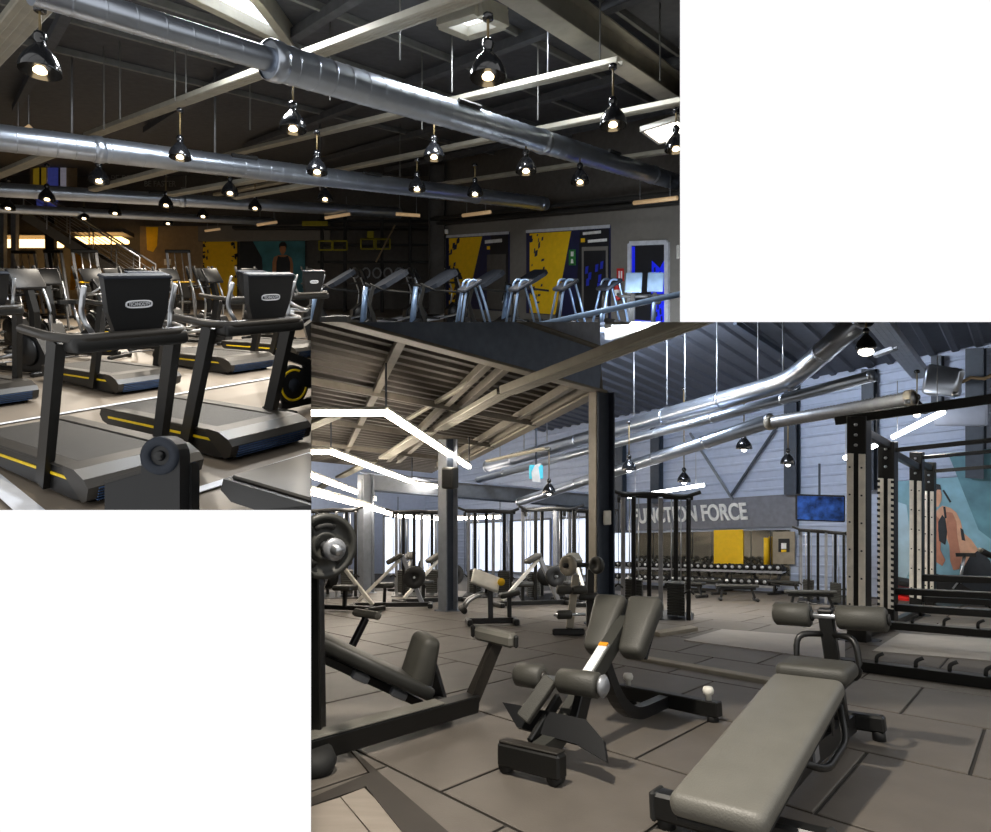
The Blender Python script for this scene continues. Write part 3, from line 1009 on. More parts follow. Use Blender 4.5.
# ------------------------------------------------------------------ back of hall A: mural, yellow panel, training rig, stairs
mat('teal', '#3f7a82', 0.6, var=0.3, scale=2)
mat('skin_print', '#a8744f', 0.6)
mat('hair_print', '#1b1714', 0.7)
mat('shirt_print', '#22262a', 0.7)
YB = 23.9
def bq(px, py, y=YB):
    return at(px, py, y)
def flat_back(root, name, pts, material, y, label=None, thick=.01):
    inv_ = root.matrix_world.inverted()
    P = [inv_ @ bq(px, py, y) for px, py in pts]
    n = len(P)
    m_ = MB()
    m_.add(P + [p + V((0, thick, 0)) for p in P], [tuple(range(n)), tuple(range(n, 2 * n))[::-1]] + [(i, (i + 1) % n, n + (i + 1) % n, n + i) for i in range(n)])
    return part(root, name, m_, material, label)
def back_thing(name, label, cat, px, py, y=YB, group=None):
    return thing(A, name, label, cat, Matrix.Translation(bq(px, py, y)), group)
o = back_thing('wall_band', 'long grey fascia band over the yellow panel and teal mural', 'fascia', 250, 232)
flat_back(o, 'board', [(198, 226), (330, 224), (330, 240), (198, 241)], 'wall_a', 23.7, thick=.1)
o = back_thing('wall_panel', 'yellow wall panel with dark splatter on both edges', 'panel', 219, 270)
flat_back(o, 'board', [(203, 240), (237, 240), (237, 300), (203, 300)], 'yellow_print', 23.85)
r_ = random.Random(9)
for i in range(30):
    e_ = r_.random() < .5
    cx = (203.5 + 6 * r_.random() ** 2) if e_ else (236 - 5 * r_.random() ** 2)
    cy = 241 + 40 * r_.random()
    w_, h_ = .6 + 1.5 * r_.random(), .6 + 1.6 * r_.random()
    flat_back(o, 'splatter', [(cx - w_, cy - h_ * .4), (cx + w_ * .5, cy - h_), (cx + w_, cy + h_ * .5), (cx - w_ * .3, cy + h_)], 'shirt_print', 23.83)
o = back_thing('wall_mural', 'teal mural print of a man in a dark vest', 'mural', 270, 270)
flat_back(o, 'board', [(240, 240), (305, 240), (305, 300), (240, 300)], 'teal', 23.85)
flat_back(o, 'dark_field', [(240, 240), (252, 240), (262, 258), (264, 300), (240, 300)], 'shirt_print', 23.83)
flat_back(o, 'arm_shape', [(272.5, 262), (274, 257), (279, 255), (287, 255), (291.5, 258), (293, 264), (293, 280), (272, 280)], 'skin_print', 23.82)
flat_back(o, 'vest_shape', [(276.5, 262), (278, 256), (281, 257), (285, 257), (288, 255.5), (290, 262), (290, 280), (276, 280)], 'shirt_print', 23.81)
flat_back(o, 'face_shape', [(279.5, 247), (280.5, 245), (284.5, 245), (286, 247), (285.6, 251), (283.5, 254.5), (281.5, 254.5), (279.8, 251)], 'skin_print', 23.81)
flat_back(o, 'hair_shape', [(279, 248), (279, 244.5), (281, 242), (285, 242), (286.6, 244.6), (286.4, 248), (285, 246), (280.6, 246)], 'hair_print', 23.80)
o = back_thing('wall_panel', 'plain tan wall panel between the stairs and the yellow panel', 'panel', 175, 270)
flat_back(o, 'board', [(140, 226), (203, 226), (203, 300), (140, 300)], 'wall_tan', 23.86)
flat_back(o, 'notice', [(164, 259), (171, 259), (171, 265), (164, 265)], 'white_print', 23.84, 'white notice')
flat_back(o, 'yellow_strip', [(146, 227), (158, 227), (157, 246), (153, 252), (147, 250)], 'yellow_print', 23.84, 'yellow strip')

# training rig with yellow signs
o = back_thing('training_rig', 'black training rig with yellow outlined sign boards', 'rig', 370, 300, 22.5)
inv_ = o.matrix_world.inverted()
for px in (322, 345, 382, 410, 432):
    m = MB(); m.beam(inv_ @ at(px, 330, 22.5), inv_ @ at(px, 215, 22.5), .1, .1); part(o, 'post', m, 'rubber')
for py in (221, 245, 262):
    m = MB(); m.beam(inv_ @ at(318, py, 22.5), inv_ @ at(436, py, 22.5), .08, .08); part(o, 'cross_beam', m, 'rubber')
def outline(root, inv, x0, y0, x1, y1, y, t, material, name):
    m_ = MB()
    for a, b in (((x0, y0), (x1, y0)), ((x1, y0), (x1, y1)), ((x1, y1), (x0, y1)), ((x0, y1), (x0, y0))):
        m_.beam(inv @ at(*a, y), inv @ at(*b, y), t, t, up=V((0, 1, 0)))
    part(root, name, m_, material)
mat('yellow_dim', '#8d8410', 0.5)
for (x0, y0, x1, y1) in ((319, 241, 332, 250), (333, 241, 347, 250), (361, 239, 374, 249), (376, 239, 390, 249)):
    outline(o, inv_, x0, y0, x1, y1, 22.4, .05, 'yellow_dim', 'sign_frame')
for (x0, y0, x1, y1) in ((367, 231, 374, 238), (382, 214, 395, 217), (302, 221, 328, 226), (361, 238, 390, 240)):
    m = MB(); m.box(inv_ @ at((x0 + x1) / 2, (y0 + y1) / 2, 22.4), ((x1 - x0) * 22.4 / F, .05, (y1 - y0) * 22.4 / F), bev=.02)
    part(o, 'sign_board', m, 'yellow_dim')
for i in range(6):
    px = 355 + i * 11
    m = MB(); m.tube([inv_ @ at(px + 4 * math.cos(a), 273 + 5 * math.sin(a), 22.2) for a in [k * math.pi / 5 for k in range(10)]], .03, 6, closed=True, up=V((0, 1, 0)))
    part(o, 'hoop', m, 'steel_soft')
m = MB()
m.beam(inv_ @ at(395, 225, 22.3), inv_ @ at(376, 262, 22.3), .05, .05); part(o, 'rope', m, 'wall_tan')

# staircase coming down from the mezzanine, and the amber light troughs
o = back_thing('staircase', 'dark steel staircase with cable railings descending from the mezzanine', 'staircase', 130, 285, 20)
inv_ = o.matrix_world.inverted()
s0, s1 = at(24, 215, 20.0), at(140, 288, 20.0)
for dy in (0, .9):
    m = MB(); m.beam(inv_ @ (s0 + V((0, dy, 0))), inv_ @ (s1 + V((0, dy, 0))), .05, .28); part(o, 'stringer', m, 'wall_a')
for i in range(13):
    p = s0.lerp(s1, (i + .5) / 13)
    m = MB(); m.box(inv_ @ (p + V((0, .45, .06))), (.28, .85, .04)); part(o, 'step', m, 'tray_dark')
for dy in (-.02, .92):
    m = MB()
    m.tube([inv_ @ (s0 + V((0, dy, .95))), inv_ @ (s1 + V((0, dy, .95)))], .03, 8); part(o, 'handrail', m, 'steel_soft')
    for k in (.3, .5, .7):
        m = MB(); m.tube([inv_ @ (s0 + V((0, dy, k))), inv_ @ (s1 + V((0, dy, k)))], .012, 5); part(o, 'rail_wire', m, 'steel_soft')
    for i in range(6):
        p = s0.lerp(s1, i / 5)
        m = MB(); m.cyl(inv_ @ (p + V((0, dy, 0))), inv_ @ (p + V((0, dy, .95))), .02, 6); part(o, 'baluster', m, 'steel_soft')
for i, (x0, x1, y0, y1, lab) in enumerate(((-12, 60, 239, 248, 'amber glowing light trough under the mezzanine beyond the upper stairs'), (78, 126, 237, 244, 'amber glowing light trough behind the lower stair rail'))):
    o = back_thing('light_trough', lab, 'light trough', x0, y1, 22.6)
    inv_ = o.matrix_world.inverted()
    c = inv_ @ at((x0 + x1) / 2, (y0 + y1) / 2, 22.6)
    m = MB(); m.box(c, ((x1 - x0) * 22.6 / F, .5, (y1 - y0) * .6 * 22.6 / F), bev=.04); part(o, 'diffuser', m, 'led_amber')
    m = MB(); m.box(c + V((0, .05, .28)), ((x1 - x0 + 4) * 22.6 / F, .7, .14)); part(o, 'housing', m, 'wall_a_dark')
for i, (x0, x1) in enumerate(((-20, 6), (62, 78))):
    m = MB(); m.box(at((x0 + x1) / 2, 233, 23), ((x1 - x0) * 23 / F, .3, .5)); struct(A, 'trim_%d' % (5 + i), m, 'wall_a_dark')
for (px, lab) in ((15, 'slim grey post under the mezzanine beside the weight towers'), (3, 'slim grey post at the outer end of the amber trough'), (51, 'black square post supporting the stair landing')):
    p = at(px, 290, 21)
    m = MB(); m.box(p + V((0, 0, 1.0)), (.16 if px != 51 else .3, .16, 3.2))
    solo(A, 'support_post', m, 'column_grey' if px != 51 else 'rubber', lab, 'post')
# orange-yellow banner under the stairs, upper hanging banners
mat('orange_print', '#d98f12', 0.6)
o = back_thing('hanging_banner', 'orange yellow banner standing under the lower stairs', 'banner', 77, 285, 22)
flat_back(o, 'cloth', [(72, 252), (82, 256), (80, 275), (74, 290), (70, 290)], 'orange_print', 22)
mat('banner_yellow', '#a8892a', 0.6, emit='#c9a62a', es=.12); mat('banner_blue', '#666ea8', 0.6, emit='#5a66d8', es=.12); mat('banner_white', '#b8b4c0', 0.6, emit='#c8c4d8', es=.15)
o = back_thing('banner_screen', 'lit upper wall screen with yellow, blue and white stripes', 'screen', 47, 187, 22)
for (x0, x1, mt) in ((33, 39, 'banner_yellow'), (39.3, 41, 'poster_dark'), (41.3, 46, 'banner_yellow'), (46.3, 58, 'banner_blue'), (58.5, 60, 'poster_dark'), (60.3, 66, 'banner_white')):
    flat_back(o, 'stripe', [(x0, 169 - (x0 - 33) * .25), (x1, 169 - (x1 - 33) * .25), (x1, 188), (x0, 187)], mt, 22)
flat_back(o, 'frame', [(30, 166), (70, 157), (77, 158), (77, 190), (30, 189)], 'wall_tan', 22.05)
flat_back(o, 'lower_stripe', [(36, 199), (58, 199), (57, 209), (37, 208)], 'banner_blue', 22)
# outlined lettering on the dark upper wall
mat('letter_dim', '#8f8f8c', 0.6)
o = back_thing('wall_lettering', 'faint outlined capital lettering with a bracket on the dark upper wall', 'lettering', 145, 185, 23.8)
for (body, px, py, sz) in (('BE STRONGER', 138, 168, .36), ('BE BETTER', 130, 176, .36), ('BE FASTER', 160, 184, .30)):
    me = text_mesh(body, sz, .01, 'letters', 'letter_dim', squeeze=.85)
    c = part(o, 'letters', me, None)
    c.matrix_local = o.matrix_world.inverted() @ (Matrix.Translation(at(px, py, 23.75)) @ Matrix.Rotation(math.pi / 2, 4, 'X'))
m = MB(); m.bar([o.matrix_world.inverted() @ at(*q, 23.75) for q in ((181, 168), (186, 168), (186, 188), (181, 188))], .04, .03, up=V((0, 1, 0))); part(o, 'bracket', m, 'letter_dim')
# ================================================================== HALL A: cardio machines
# ---- treadmill: x across, y towards the front hood, z up
def treadmill():
    o = thing(A, 'treadmill', 'treadmill', 'treadmill')
    W = .77
    m = MB()
    prof = [(-1.02, .08), (-1.06, .14), (-1.02, .19), (.74, .225), (.98, .20), (1.05, .15), (1.0, .05), (.80, .02), (-.9, .05)]
    m.prism(prof, (0, 0, 0), (0, 1, 0), (0, 0, 1), W)
    part(o, 'deck', m, 'dark_shell')
    m = MB(); m.box((0, -.14, .212), (.54, 1.76, .012), Matrix.Rotation(.0195, 4, 'X'), .004); part(o, 'belt', m, 'belt')
    for s_ in (-1, 1):
        m = MB(); m.box((s_ * .335, -.14, .217), (.12, 1.78, .02), Matrix.Rotation(.0195, 4, 'X'), .008); part(o, 'side_rail', m, 'deck_grey')
        m = MB(); m.box((s_ * (W / 2 + .003), .04, .150), (.008, 1.86, .020), Matrix.Rotation(.02, 4, 'X')); part(o, 'yellow_stripe', m, 'yellow', 'thin yellow stripe along the side')
    m = MB(); m.prism([(.72, .20), (.74, .25), (.90, .245), (1.02, .20), (1.07, .15), (1.02, .06), (.95, .03)], (0, 0, 0), (0, 1, 0), (0, 0, 1), W + .02)
    hd = part(o, 'front_hood', m, 'deck_grey')
    for k in range(5):
        m = MB(); m.box((0, 1.058 - .012 * k, .135 - .022 * k), (W * .86, .02, .012), bev=.003); part(hd, 'louvre', m, 'blue_gloss')
    for sx in (-1, 1):
        for y in (-.85, .85):
            m = MB(); m.cyl((sx * .3, y, 0), (sx * .3, y, .07), .04, 12); part(o, 'foot', m, 'rubber')
        m = MB(); m.bar([(sx * .400, .42, .06), (sx * .375, .90, 1.08)], .06, .115, up=V((0, 1, 0))); part(o, 'upright', m, 'black_frame')
    # handrail: U open towards the runner
    m = MB(); m.tube(fillet([(-.41, .50, 1.13), (-.41, .90, 1.10), (-.34, 1.08, 1.09), (.34, 1.08, 1.09), (.41, .90, 1.10), (.41, .50, 1.13)], .08), .030, 10); part(o, 'handrail', m, 'deck_grey')
    m = MB(); m.pad((0, 1.02, 1.05), (.74, .16, .10), None, .03); part(o, 'console_tray', m, 'black_frame')
    # console leaning towards the runner
    R = Matrix.Rotation(math.radians(-13), 4, 'X')
    c0 = V((-.06, 1.0, 1.08))
    m = MB(); m.prism([(-.14, 0), (.14, 0), (.19, .16), (.215, .39), (-.215, .39), (-.19, .16)], c0, R @ V((1, 0, 0)), R @ V((0, 0, 1)), .06)
    cs_ = part(o, 'console', m, 'dark_shell')
    m = MB(); m.box(c0 + R @ V((0, -.034, .23)), (.36, .006, .26), R); part(cs_, 'screen', m, 'screen_dark')
    m = MB(); m.box(c0 + R @ V((0, .0, .39)), (.44, .085, .022), R, .008); part(cs_, 'top_edge', m, 'screen_grey')
    # printed logo on the back of the console: oval outline and lettering
    m = MB()
    m.tube([c0 + R @ V((.082 * math.copysign(abs(math.cos(a)) ** .6, math.cos(a)), .033, .215 + .022 * math.copysign(abs(math.sin(a)) ** .6, math.sin(a)))) for a in [k * math.pi / 12 for k in range(24)]], .006, 5, closed=True, up=V((0, 1, 0)))
    part(cs_, 'logo_outline', m, 'logo_print')
    me = text_mesh('TECHNOGYM', .034, .002, 'logo_letters', 'logo_print', squeeze=.64)
    c = part(cs_, 'logo_letters', me, None)
    c.matrix_local = Matrix.Translation(c0 + R @ V((0, .034, .215))) @ R @ Matrix.Rotation(math.pi, 4, 'Z') @ Matrix.Rotation(math.pi / 2, 4, 'X')
    for sx in (-1, 1):
        m = MB(); m.tube(fillet([(sx * .25 - .06, .96, 1.10), (sx * .29 - .06, .92, 1.22), (sx * .29 - .06, 1.02, 1.40)], .06), .017, 8); part(o, 'grip_bar', m, 'steel')
    m = MB(); m.cyl((0, .95, 1.10), (0, .95, 1.115), .022, 12); part(o, 'stop_button', m, 'red')
    return o
TM = treadmill()
YT = -124
def place(proto, x, y, yaw, label, first=False, group=None, hall=A, level=False):
    M = hall.mat(x, y, yaw, 0, level)
    if first:
        proto.matrix_world = M
        proto['label'] = label
        if group:
            proto['group'] = group
        return proto
    return copy_tree(proto, M, label, group)
place(TM, -3.24, 4.98, YT, 'black treadmill with yellow side stripe behind the round-topped black pedestal', True)
place(TM, -2.72, 5.93, YT, 'black treadmill with yellow side stripe standing next to the flywheel bike')
place(TM, -5.18, 8.6, YT, 'treadmill with dusty grey hood, directly behind the pedestal treadmill')
place(TM, -4.45, 10.1, YT, 'treadmill in the second row, directly behind the one beside the flywheel bike')
place(TM, -3.98, 11.6, YT, 'second-row treadmill behind the flywheel bike, end of its row')
place(TM, -6.35, 7.65, YT, 'treadmill with a rounded hood standing on the white tape line')
o = thing(A, 'flat_bench', 'dark edged low bench of which one corner shows by the white tape', 'bench', A.mat(-.62, 3.70, YT))
m = MB(); m.prism([(-1.1, .16), (-1.06, .24), (1.0, .24), (1.0, .12), (-1.0, .10)], (0, 0, 0), (0, 1, 0), (0, 0, 1), .66); part(o, 'frame', m, 'black_frame')
m = MB(); m.box((0, -.02, .25), (.60, 2.0, .025), bev=.01); part(o, 'top_pad', m, 'deck_grey')
for sx in (-1, 1):
    m = MB(); m.box((sx * .25, -.8, .06), (.08, .08, .12)); part(o, 'leg', m, 'black_frame')

# ---- cross trainer: x across, y forward
def cross_trainer(chrome='steel', body='dark_shell'):
    o = thing(A, 'cross_trainer', 'cross trainer', 'cross trainer')
    m = MB(); m.box((0, 0, .05), (.10, 1.5, .07), bev=.02); part(o, 'base_beam', m, 'black_frame')
    for y in (-.72, .72):
        m = MB(); m.pad((0, y, .04), (.6, .09, .07), None, .02, 2); part(o, 'cross_foot', m, 'black_frame')
    m = MB(); m.prism([(.15, .08), (.75, .08), (.80, .30), (.66, .56), (.42, .62), (.20, .45)], (0, 0, 0), (0, 1, 0), (0, 0, 1), .22); part(o, 'housing', m, body)
    for sx in (-1, 1):
        m = MB(); m.lathe([(0, -.02), (.20, -.02), (.22, 0), (.20, .02), (0, .02)], (sx * .13, .45, .35), (1, 0, 0), 20); part(o, 'crank_disc', m, 'black_plastic')
        m = MB(); m.tube([(sx * .2, .4, .32), (sx * .2, -.1, .22), (sx * .2, -.65, .16)], .028, 8); part(o, 'pedal_arm', m, chrome)
        m = MB(); m.pad((sx * .2, -.28, .24), (.14, .36, .05), Matrix.Rotation(-.12, 4, 'X'), .02, 2); part(o, 'pedal', m, 'rubber')
        m = MB(); m.tube(fillet([(sx * .26, .42, .40), (sx * .27, .52, .9), (sx * .28, .40, 1.25), (sx * .26, .30, 1.52)], .15), .021, 8); part(o, 'moving_arm', m, chrome)
        m = MB(); m.tube([(sx * .278, .385, 1.28), (sx * .262, .30, 1.54)], .027, 8); part(o, 'hand_grip', m, 'rubber')
    m = MB(); m.bar([(0, .5, .55), (0, .56, .9), (0, .50, 1.25)], .09, .10, up=V((0, 1, 0))); part(o, 'mast', m, 'black_frame')
    m = MB(); m.tube(fillet([(-.22, .25, 1.12), (-.18, .45, 1.14), (.18, .45, 1.14), (.22, .25, 1.12)], .08), .018, 8); part(o, 'fixed_handle', m, 'rubber')
    R = Matrix.Rotation(math.radians(28), 4, 'X')
    m = MB(); m.pad((0, .50, 1.36), (.46, .05, .32), R, .03, 2); c_ = part(o, 'console', m, body)
    m = MB(); m.box(V((0, .50, 1.36)) + R @ V((0, -.027, .01)), (.40, .004, .25), R); part(c_, 'screen', m, 'screen_grey')
    return o
# ---- exercise bike: x across, y forward
def exercise_bike(chrome='steel', ring='yellow'):
    o = thing(A, 'exercise_bike', 'exercise bike', 'exercise bike')
    m = MB(); m.beam((0, -.5, .09), (0, .55, .09), .08, .07); part(o, 'base_beam', m, 'black_frame')
    for y in (-.5, .55):
        m = MB(); m.pad((0, y, .045), (.52, .07, .06), None, .02, 2); part(o, 'cross_foot', m, 'black_frame')
        for sx in (-1, 1):
            m = MB(); m.cyl((sx * .22, y, 0), (sx * .22, y, .04), .03, 10); part(o, 'levelling_foot', m, 'rubber')
    m = MB(); m.lathe([(0, -.045), (.19, -.045), (.21, -.03), (.21, .03), (.19, .045), (0, .045)], (0, .38, .30), (1, 0, 0), 28); w_ = part(o, 'flywheel', m, 'black_plastic')
    for sx in (-1, 1):
        m = MB(); m.lathe([(.150, 0), (.150, .008), (.172, .008), (.172, 0)], (sx * .046, .38, .30), (sx, 0, 0), 28); part(w_, 'ring', m, ring, 'yellow ring')
        m = MB(); m.lathe([(0, 0), (.07, 0), (.07, .01), (0, .012)], (sx * .046, .38, .30), (sx, 0, 0), 18); part(w_, 'hub_cap', m, 'screen_grey')
    m = MB(); m.prism([(-.14, .22), (.08, .20), (.34, .30), (.30, .44), (.02, .52), (-.12, .42)], (0, 0, 0), (0, 1, 0), (0, 0, 1), .11); part(o, 'housing', m, 'dark_shell')
    m = MB(); m.bar([(0, -.42, .12), (0, -.05, .42), (0, .42, .62)], .07, .09, up=V((0, 1, 0))); part(o, 'frame', m, 'black_frame')
    m = MB(); m.cyl((0, -.10, .40), (0, -.24, .92), .026, 10); part(o, 'seat_post', m, chrome)
    m = MB(); m.prism([(-.04, .14), (.04, .14), (.05, .0), (.12, -.10), (.12, -.16), (-.12, -.16), (-.12, -.10), (-.05, 0)], (0, -.25, .95), (1, 0, 0), (0, 1, 0), .07); part(o, 'saddle', m, 'rubber')
    m = MB(); m.cyl((0, .42, .60), (0, .30, 1.08), .03, 10); part(o, 'handlebar_post', m, chrome)
    m = MB(); m.tube(fillet([(-.10, .52, 1.24), (-.22, .40, 1.12), (-.20, .24, 1.08), (.20, .24, 1.08), (.22, .40, 1.12), (.10, .52, 1.24)], .07), .017, 8); part(o, 'handlebar', m, chrome)
    R = Matrix.Rotation(math.radians(35), 4, 'X')
    m = MB(); m.pad((0, .42, 1.24), (.34, .04, .24), R, .02, 2); c_ = part(o, 'console', m, 'dark_shell')
    m = MB(); m.box(V((0, .42, 1.24)) + R @ V((0, -.022, 0)), (.29, .004, .19), R); part(c_, 'screen', m, 'screen_grey')
    for sx in (-1, 1):
        m = MB(); m.beam((sx * .08, .02, .32), (sx * .09, .02 + sx * .1, .32 - sx * .13), .03, .03); cr = part(o, 'crank', m, chrome)
        m = MB(); m.pad((sx * .15, .02 + sx * .1, .32 - sx * .13), (.10, .09, .03), None, .01, 2); part(cr, 'pedal', m, 'rubber')
    return o
CT = cross_trainer()
BK = exercise_bike()
# the flywheel bike beside the near treadmills
p = A.fl(300, 412)
place(BK, p.x + .14, p.y + .30, 146, 'exercise bike whose round flywheel shows a yellow ring beside the treadmill', True)
# machines behind the treadmills (left half)
GL = 'cardio machines packed behind the treadmills'
first = True
for (px, py, yaw, lab) in ((18, 372, -110, 'chrome-armed cross trainer just past the rounded-hood treadmill on the tape'), (48, 352, -130, None), (132, 342, -120, None),
                      (196, 338, -120, 'cross trainer whose chrome arm shows between two treadmill consoles'), (198, 343, -105, None), (8, 346, -120, None), (88, 338, -120, None), (163, 332, -120, None), (242, 333, -120, None), (110, 328, -120, None)):
    p = A.fl(px, py)
    place(CT, p.x, p.y, yaw, lab or 'dark cross trainer with bright arms in the rows behind the treadmills', first, GL if not lab else None)
    first = False
for (px, py, yaw) in ((92, 358, -100), (158, 352, -120), (268, 340, -120), (30, 334, -120)):
    p = A.fl(px, py)
    place(BK, p.x, p.y, yaw, 'dark exercise bike in the rows behind the treadmills', group='exercise bikes behind the treadmills')
# tall weight towers far left
def weight_tower():
    o = thing(A, 'weight_tower', 'weight tower', 'weight machine')
    m = MB(); m.box((0, 0, .05), (.9, .7, .08), bev=.02); part(o, 'base', m, 'black_frame')
    for sx in (-1, 1):
        m = MB(); m.beam((sx * .3, 0, .05), (sx * .3, 0, 2.0), .07, .07); part(o, 'post', m, 'steel_soft')
        m = MB(); m.cyl((sx * .1, .02, .1), (sx * .1, .02, 1.95), .015, 8); part(o, 'guide_rod', m, 'steel')
    m = MB(); m.box((0, 0, 2.0), (.7, .1, .1), bev=.02); part(o, 'top_beam', m, 'black_frame')
    for i in range(10):
        m = MB(); m.box((0, .02, .16 + .06 * i), (.34, .14, .05), bev=.006); part(o, 'weight_plate', m, 'rubber')
    m = MB(); m.pad((.1, -.34, .5), (.34, .40, .08), None, .03); part(o, 'seat', m, 'pad_dark')
    m = MB(); m.pad((.1, -.14, .85), (.30, .08, .5), None, .03); part(o, 'backrest', m, 'pad_dark')
    m = MB(); m.tube([(-.2, -.2, 1.1), (-.1, -.5, 1.1), (.3, -.5, 1.1), (.4, -.2, 1.1)], .02, 8); part(o, 'press_handle', m, 'yellow_print')
    return o
WT = weight_tower()
for i, (px, py, yaw) in enumerate(((34, 316, 10), (63, 318, -15), (94, 319, 20), (-4, 318, 0), (185, 318, 20))):
    p = A.fl(px, py)
    place(WT, p.x, p.y, yaw, 'weight machine with pale posts and stacked plates beyond the cardio rows', i == 0, 'weight machines under the mezzanine')

# right-hand rows: consoles on dark stems, chrome-looped steppers, screens on stands
def console_trainer():
    """a stride machine: big forward console shell, side rails, blue chrome arms"""
    o = thing(A, 'stride_trainer', 'stride trainer', 'stride trainer')
    m = MB(); m.prism([(-.7, .03), (.75, .03), (.80, .30), (.5, .50), (.1, .34), (-.7, .2)], (0, 0, 0), (0, 1, 0), (0, 0, 1), .5); part(o, 'body', m, 'dark_shell')
    for sx in (-1, 1):
        m = MB(); m.bar([(sx * .28, .35, .3), (sx * .29, .5, .8), (sx * .27, .40, 1.16)], .05, .07, up=V((0, 1, 0))); part(o, 'upright', m, 'black_frame')
        m = MB(); m.tube(fillet([(sx * .30, -.35, 1.02), (sx * .31, .2, 1.08), (sx * .24, .46, 1.2)], .1), .022, 8); part(o, 'side_rail', m, 'rubber')
        m = MB(); m.pad((sx * .16, -.2, .34), (.16, .44, .06), None, .02, 2); part(o, 'pedal', m, 'rubber')
    R = Matrix.Rotation(math.radians(60), 4, 'X')
    m = MB(); m.prism([(-.18, -.14), (.18, -.14), (.38, .14), (.40, .56), (.30, .68), (-.30, .68), (-.40, .56), (-.38, .14)], (0, .28, 1.10), (1, 0, 0), R @ V((0, 0, 1)), .09); c_ = part(o, 'console', m, 'screen_grey')
    m = MB(); m.box(V((0, .28, 1.10)) + R @ V((0, -.048, .28)), (.5, .004, .28), R); part(c_, 'screen', m, 'screen_dark')
    m = MB(); m.cyl((0, .60, .3), (0, .50, 1.14), .07, 12, .05); part(o, 'water_tower', m, 'blue_chrome')
    return o
ST = console_trainer()
first = True
for (px, py) in ((342, 338), (392, 342), (440, 341), (486, 339), (528, 336)):
    p = A.fl(px, py)
    place(ST, p.x, p.y, 112, 'stride trainer with a broad slate console shell and blue-white body', first, 'stride trainers in the row before the posters')
    first = False
def loop_stepper():
    o = thing(A, 'stepper', 'stepper', 'stepper')
    m = MB(); m.prism([(-.5, .03), (.6, .03), (.62, .25), (.3, .55), (-.1, .45), (-.5, .2)], (0, 0, 0), (0, 1, 0), (0, 0, 1), .5); part(o, 'body', m, 'dark_shell')
    for sx in (-1, 1):
        m = MB(); m.pad((sx * .15, -.3, .34), (.2, .36, .06), None, .02, 2); part(o, 'step', m, 'rubber')
        m = MB(); m.tube(fillet([(sx * .17, -.05, .35), (sx * .17, .12, .95), (sx * .17, .24, 1.30), (sx * .16, .40, 1.30), (sx * .16, .46, 1.05), (sx * .2, .56, .45)], .09, 5), .022, 8); part(o, 'loop_rail', m, 'blue_chrome', 'blue-white bent rail')
    R = Matrix.Rotation(math.radians(60), 4, 'X')
    m = MB(); m.pad((0, .34, 1.20), (.46, .07, .40), R, .03, 2); c_ = part(o, 'console', m, 'screen_grey')
    m = MB(); m.box(V((0, .34, 1.20)) + R @ V((0, -.037, 0)), (.40, .004, .3), R); part(c_, 'screen', m, 'screen_dark')
    m = MB(); m.cyl((0, .5, .4), (0, .40, 1.16), .05, 10); part(o, 'mast', m, 'black_frame')
    return o
LS = loop_stepper()
first = True
for (px, py) in ((488, 352), (537, 350), (580, 348), (622, 346)):
    p = A.fl(px, py)
    place(LS, p.x, p.y, 108, 'stepper with arched blue-white rails in front of the wall posters', first, 'arched steppers before the wall posters')
    first = False
# rear row silhouettes behind the consoles
first = True
for (px, py) in ((345, 328), (398, 328), (440, 326), (296, 329)):
    p = A.fl(px, py)
    place(CT, p.x, p.y, -60, 'cross trainer behind the slate consoles, in front of the training rig', group='cross trainers before the training rig')
    first = False
# two pale screens on stands near the doorway
def screen_stand():
    o = thing(A, 'screen_bike', 'screen bike', 'exercise bike')
    m = MB(); m.prism([(-.5, .03), (.5, .03), (.4, .3), (.1, .5), (-.3, .35)], (0, 0, 0), (0, 1, 0), (0, 0, 1), .3); part(o, 'body', m, 'dark_shell')
    m = MB(); m.bar([(0, .2, .4), (0, .3, .8), (0, .22, 1.05)], .08, .08, up=V((0, 1, 0))); part(o, 'mast', m, 'black_frame')
    m = MB(); m.tube(fillet([(-.3, -.2, 1.02), (-.25, .18, 1.0), (.25, .18, 1.0), (.3, -.2, 1.02)], .08), .03, 8); part(o, 'handlebar', m, 'rubber')
    R = Matrix.Rotation(math.radians(20), 4, 'X')
    m = MB(); m.pad((0, .2, 1.25), (.30, .04, .38), R, .02, 2); c_ = part(o, 'tablet_back', m, 'tablet_back')
    m = MB(); m.pad((0, -.35, .85), (.24, .3, .08), None, .03, 2); part(o, 'saddle', m, 'rubber')
    m = MB(); m.cyl((0, -.3, .4), (0, -.35, .82), .03, 8); part(o, 'seat_post', m, 'steel')
    return o
SB = screen_stand()
for i, (px, py, yaw) in enumerate(((631, 349, 165), (652, 347, 165))):
    p = A.fl(px, py)
    place(SB, p.x, p.y, yaw, ['exercise bike with a pale screen back next to the fire extinguisher', 'exercise bike with a tilted pale screen back before the blue neon panel'][i], i == 0)
# blue-white sloping rail at the front right
o = thing(A, 'guard_rail', 'blue-white sloping guard rail in front of the doorway machines', 'rail', Matrix.Translation(A.fl(600, 362)))
inv_ = o.matrix_world.inverted()
ra, rb = at(520, 329, 10.2), at(690, 292, 9.4)
m = MB(); m.tube([inv_ @ ra, inv_ @ rb], .045, 10); part(o, 'top_rail', m, 'blue_chrome')
for f in (.2, .5, .8):
    p = ra.lerp(rb, f)
    m = MB(); m.cyl(inv_ @ p, inv_ @ A.g(p.x, p.y, 0), .03, 8); part(o, 'post', m, 'blue_chrome')
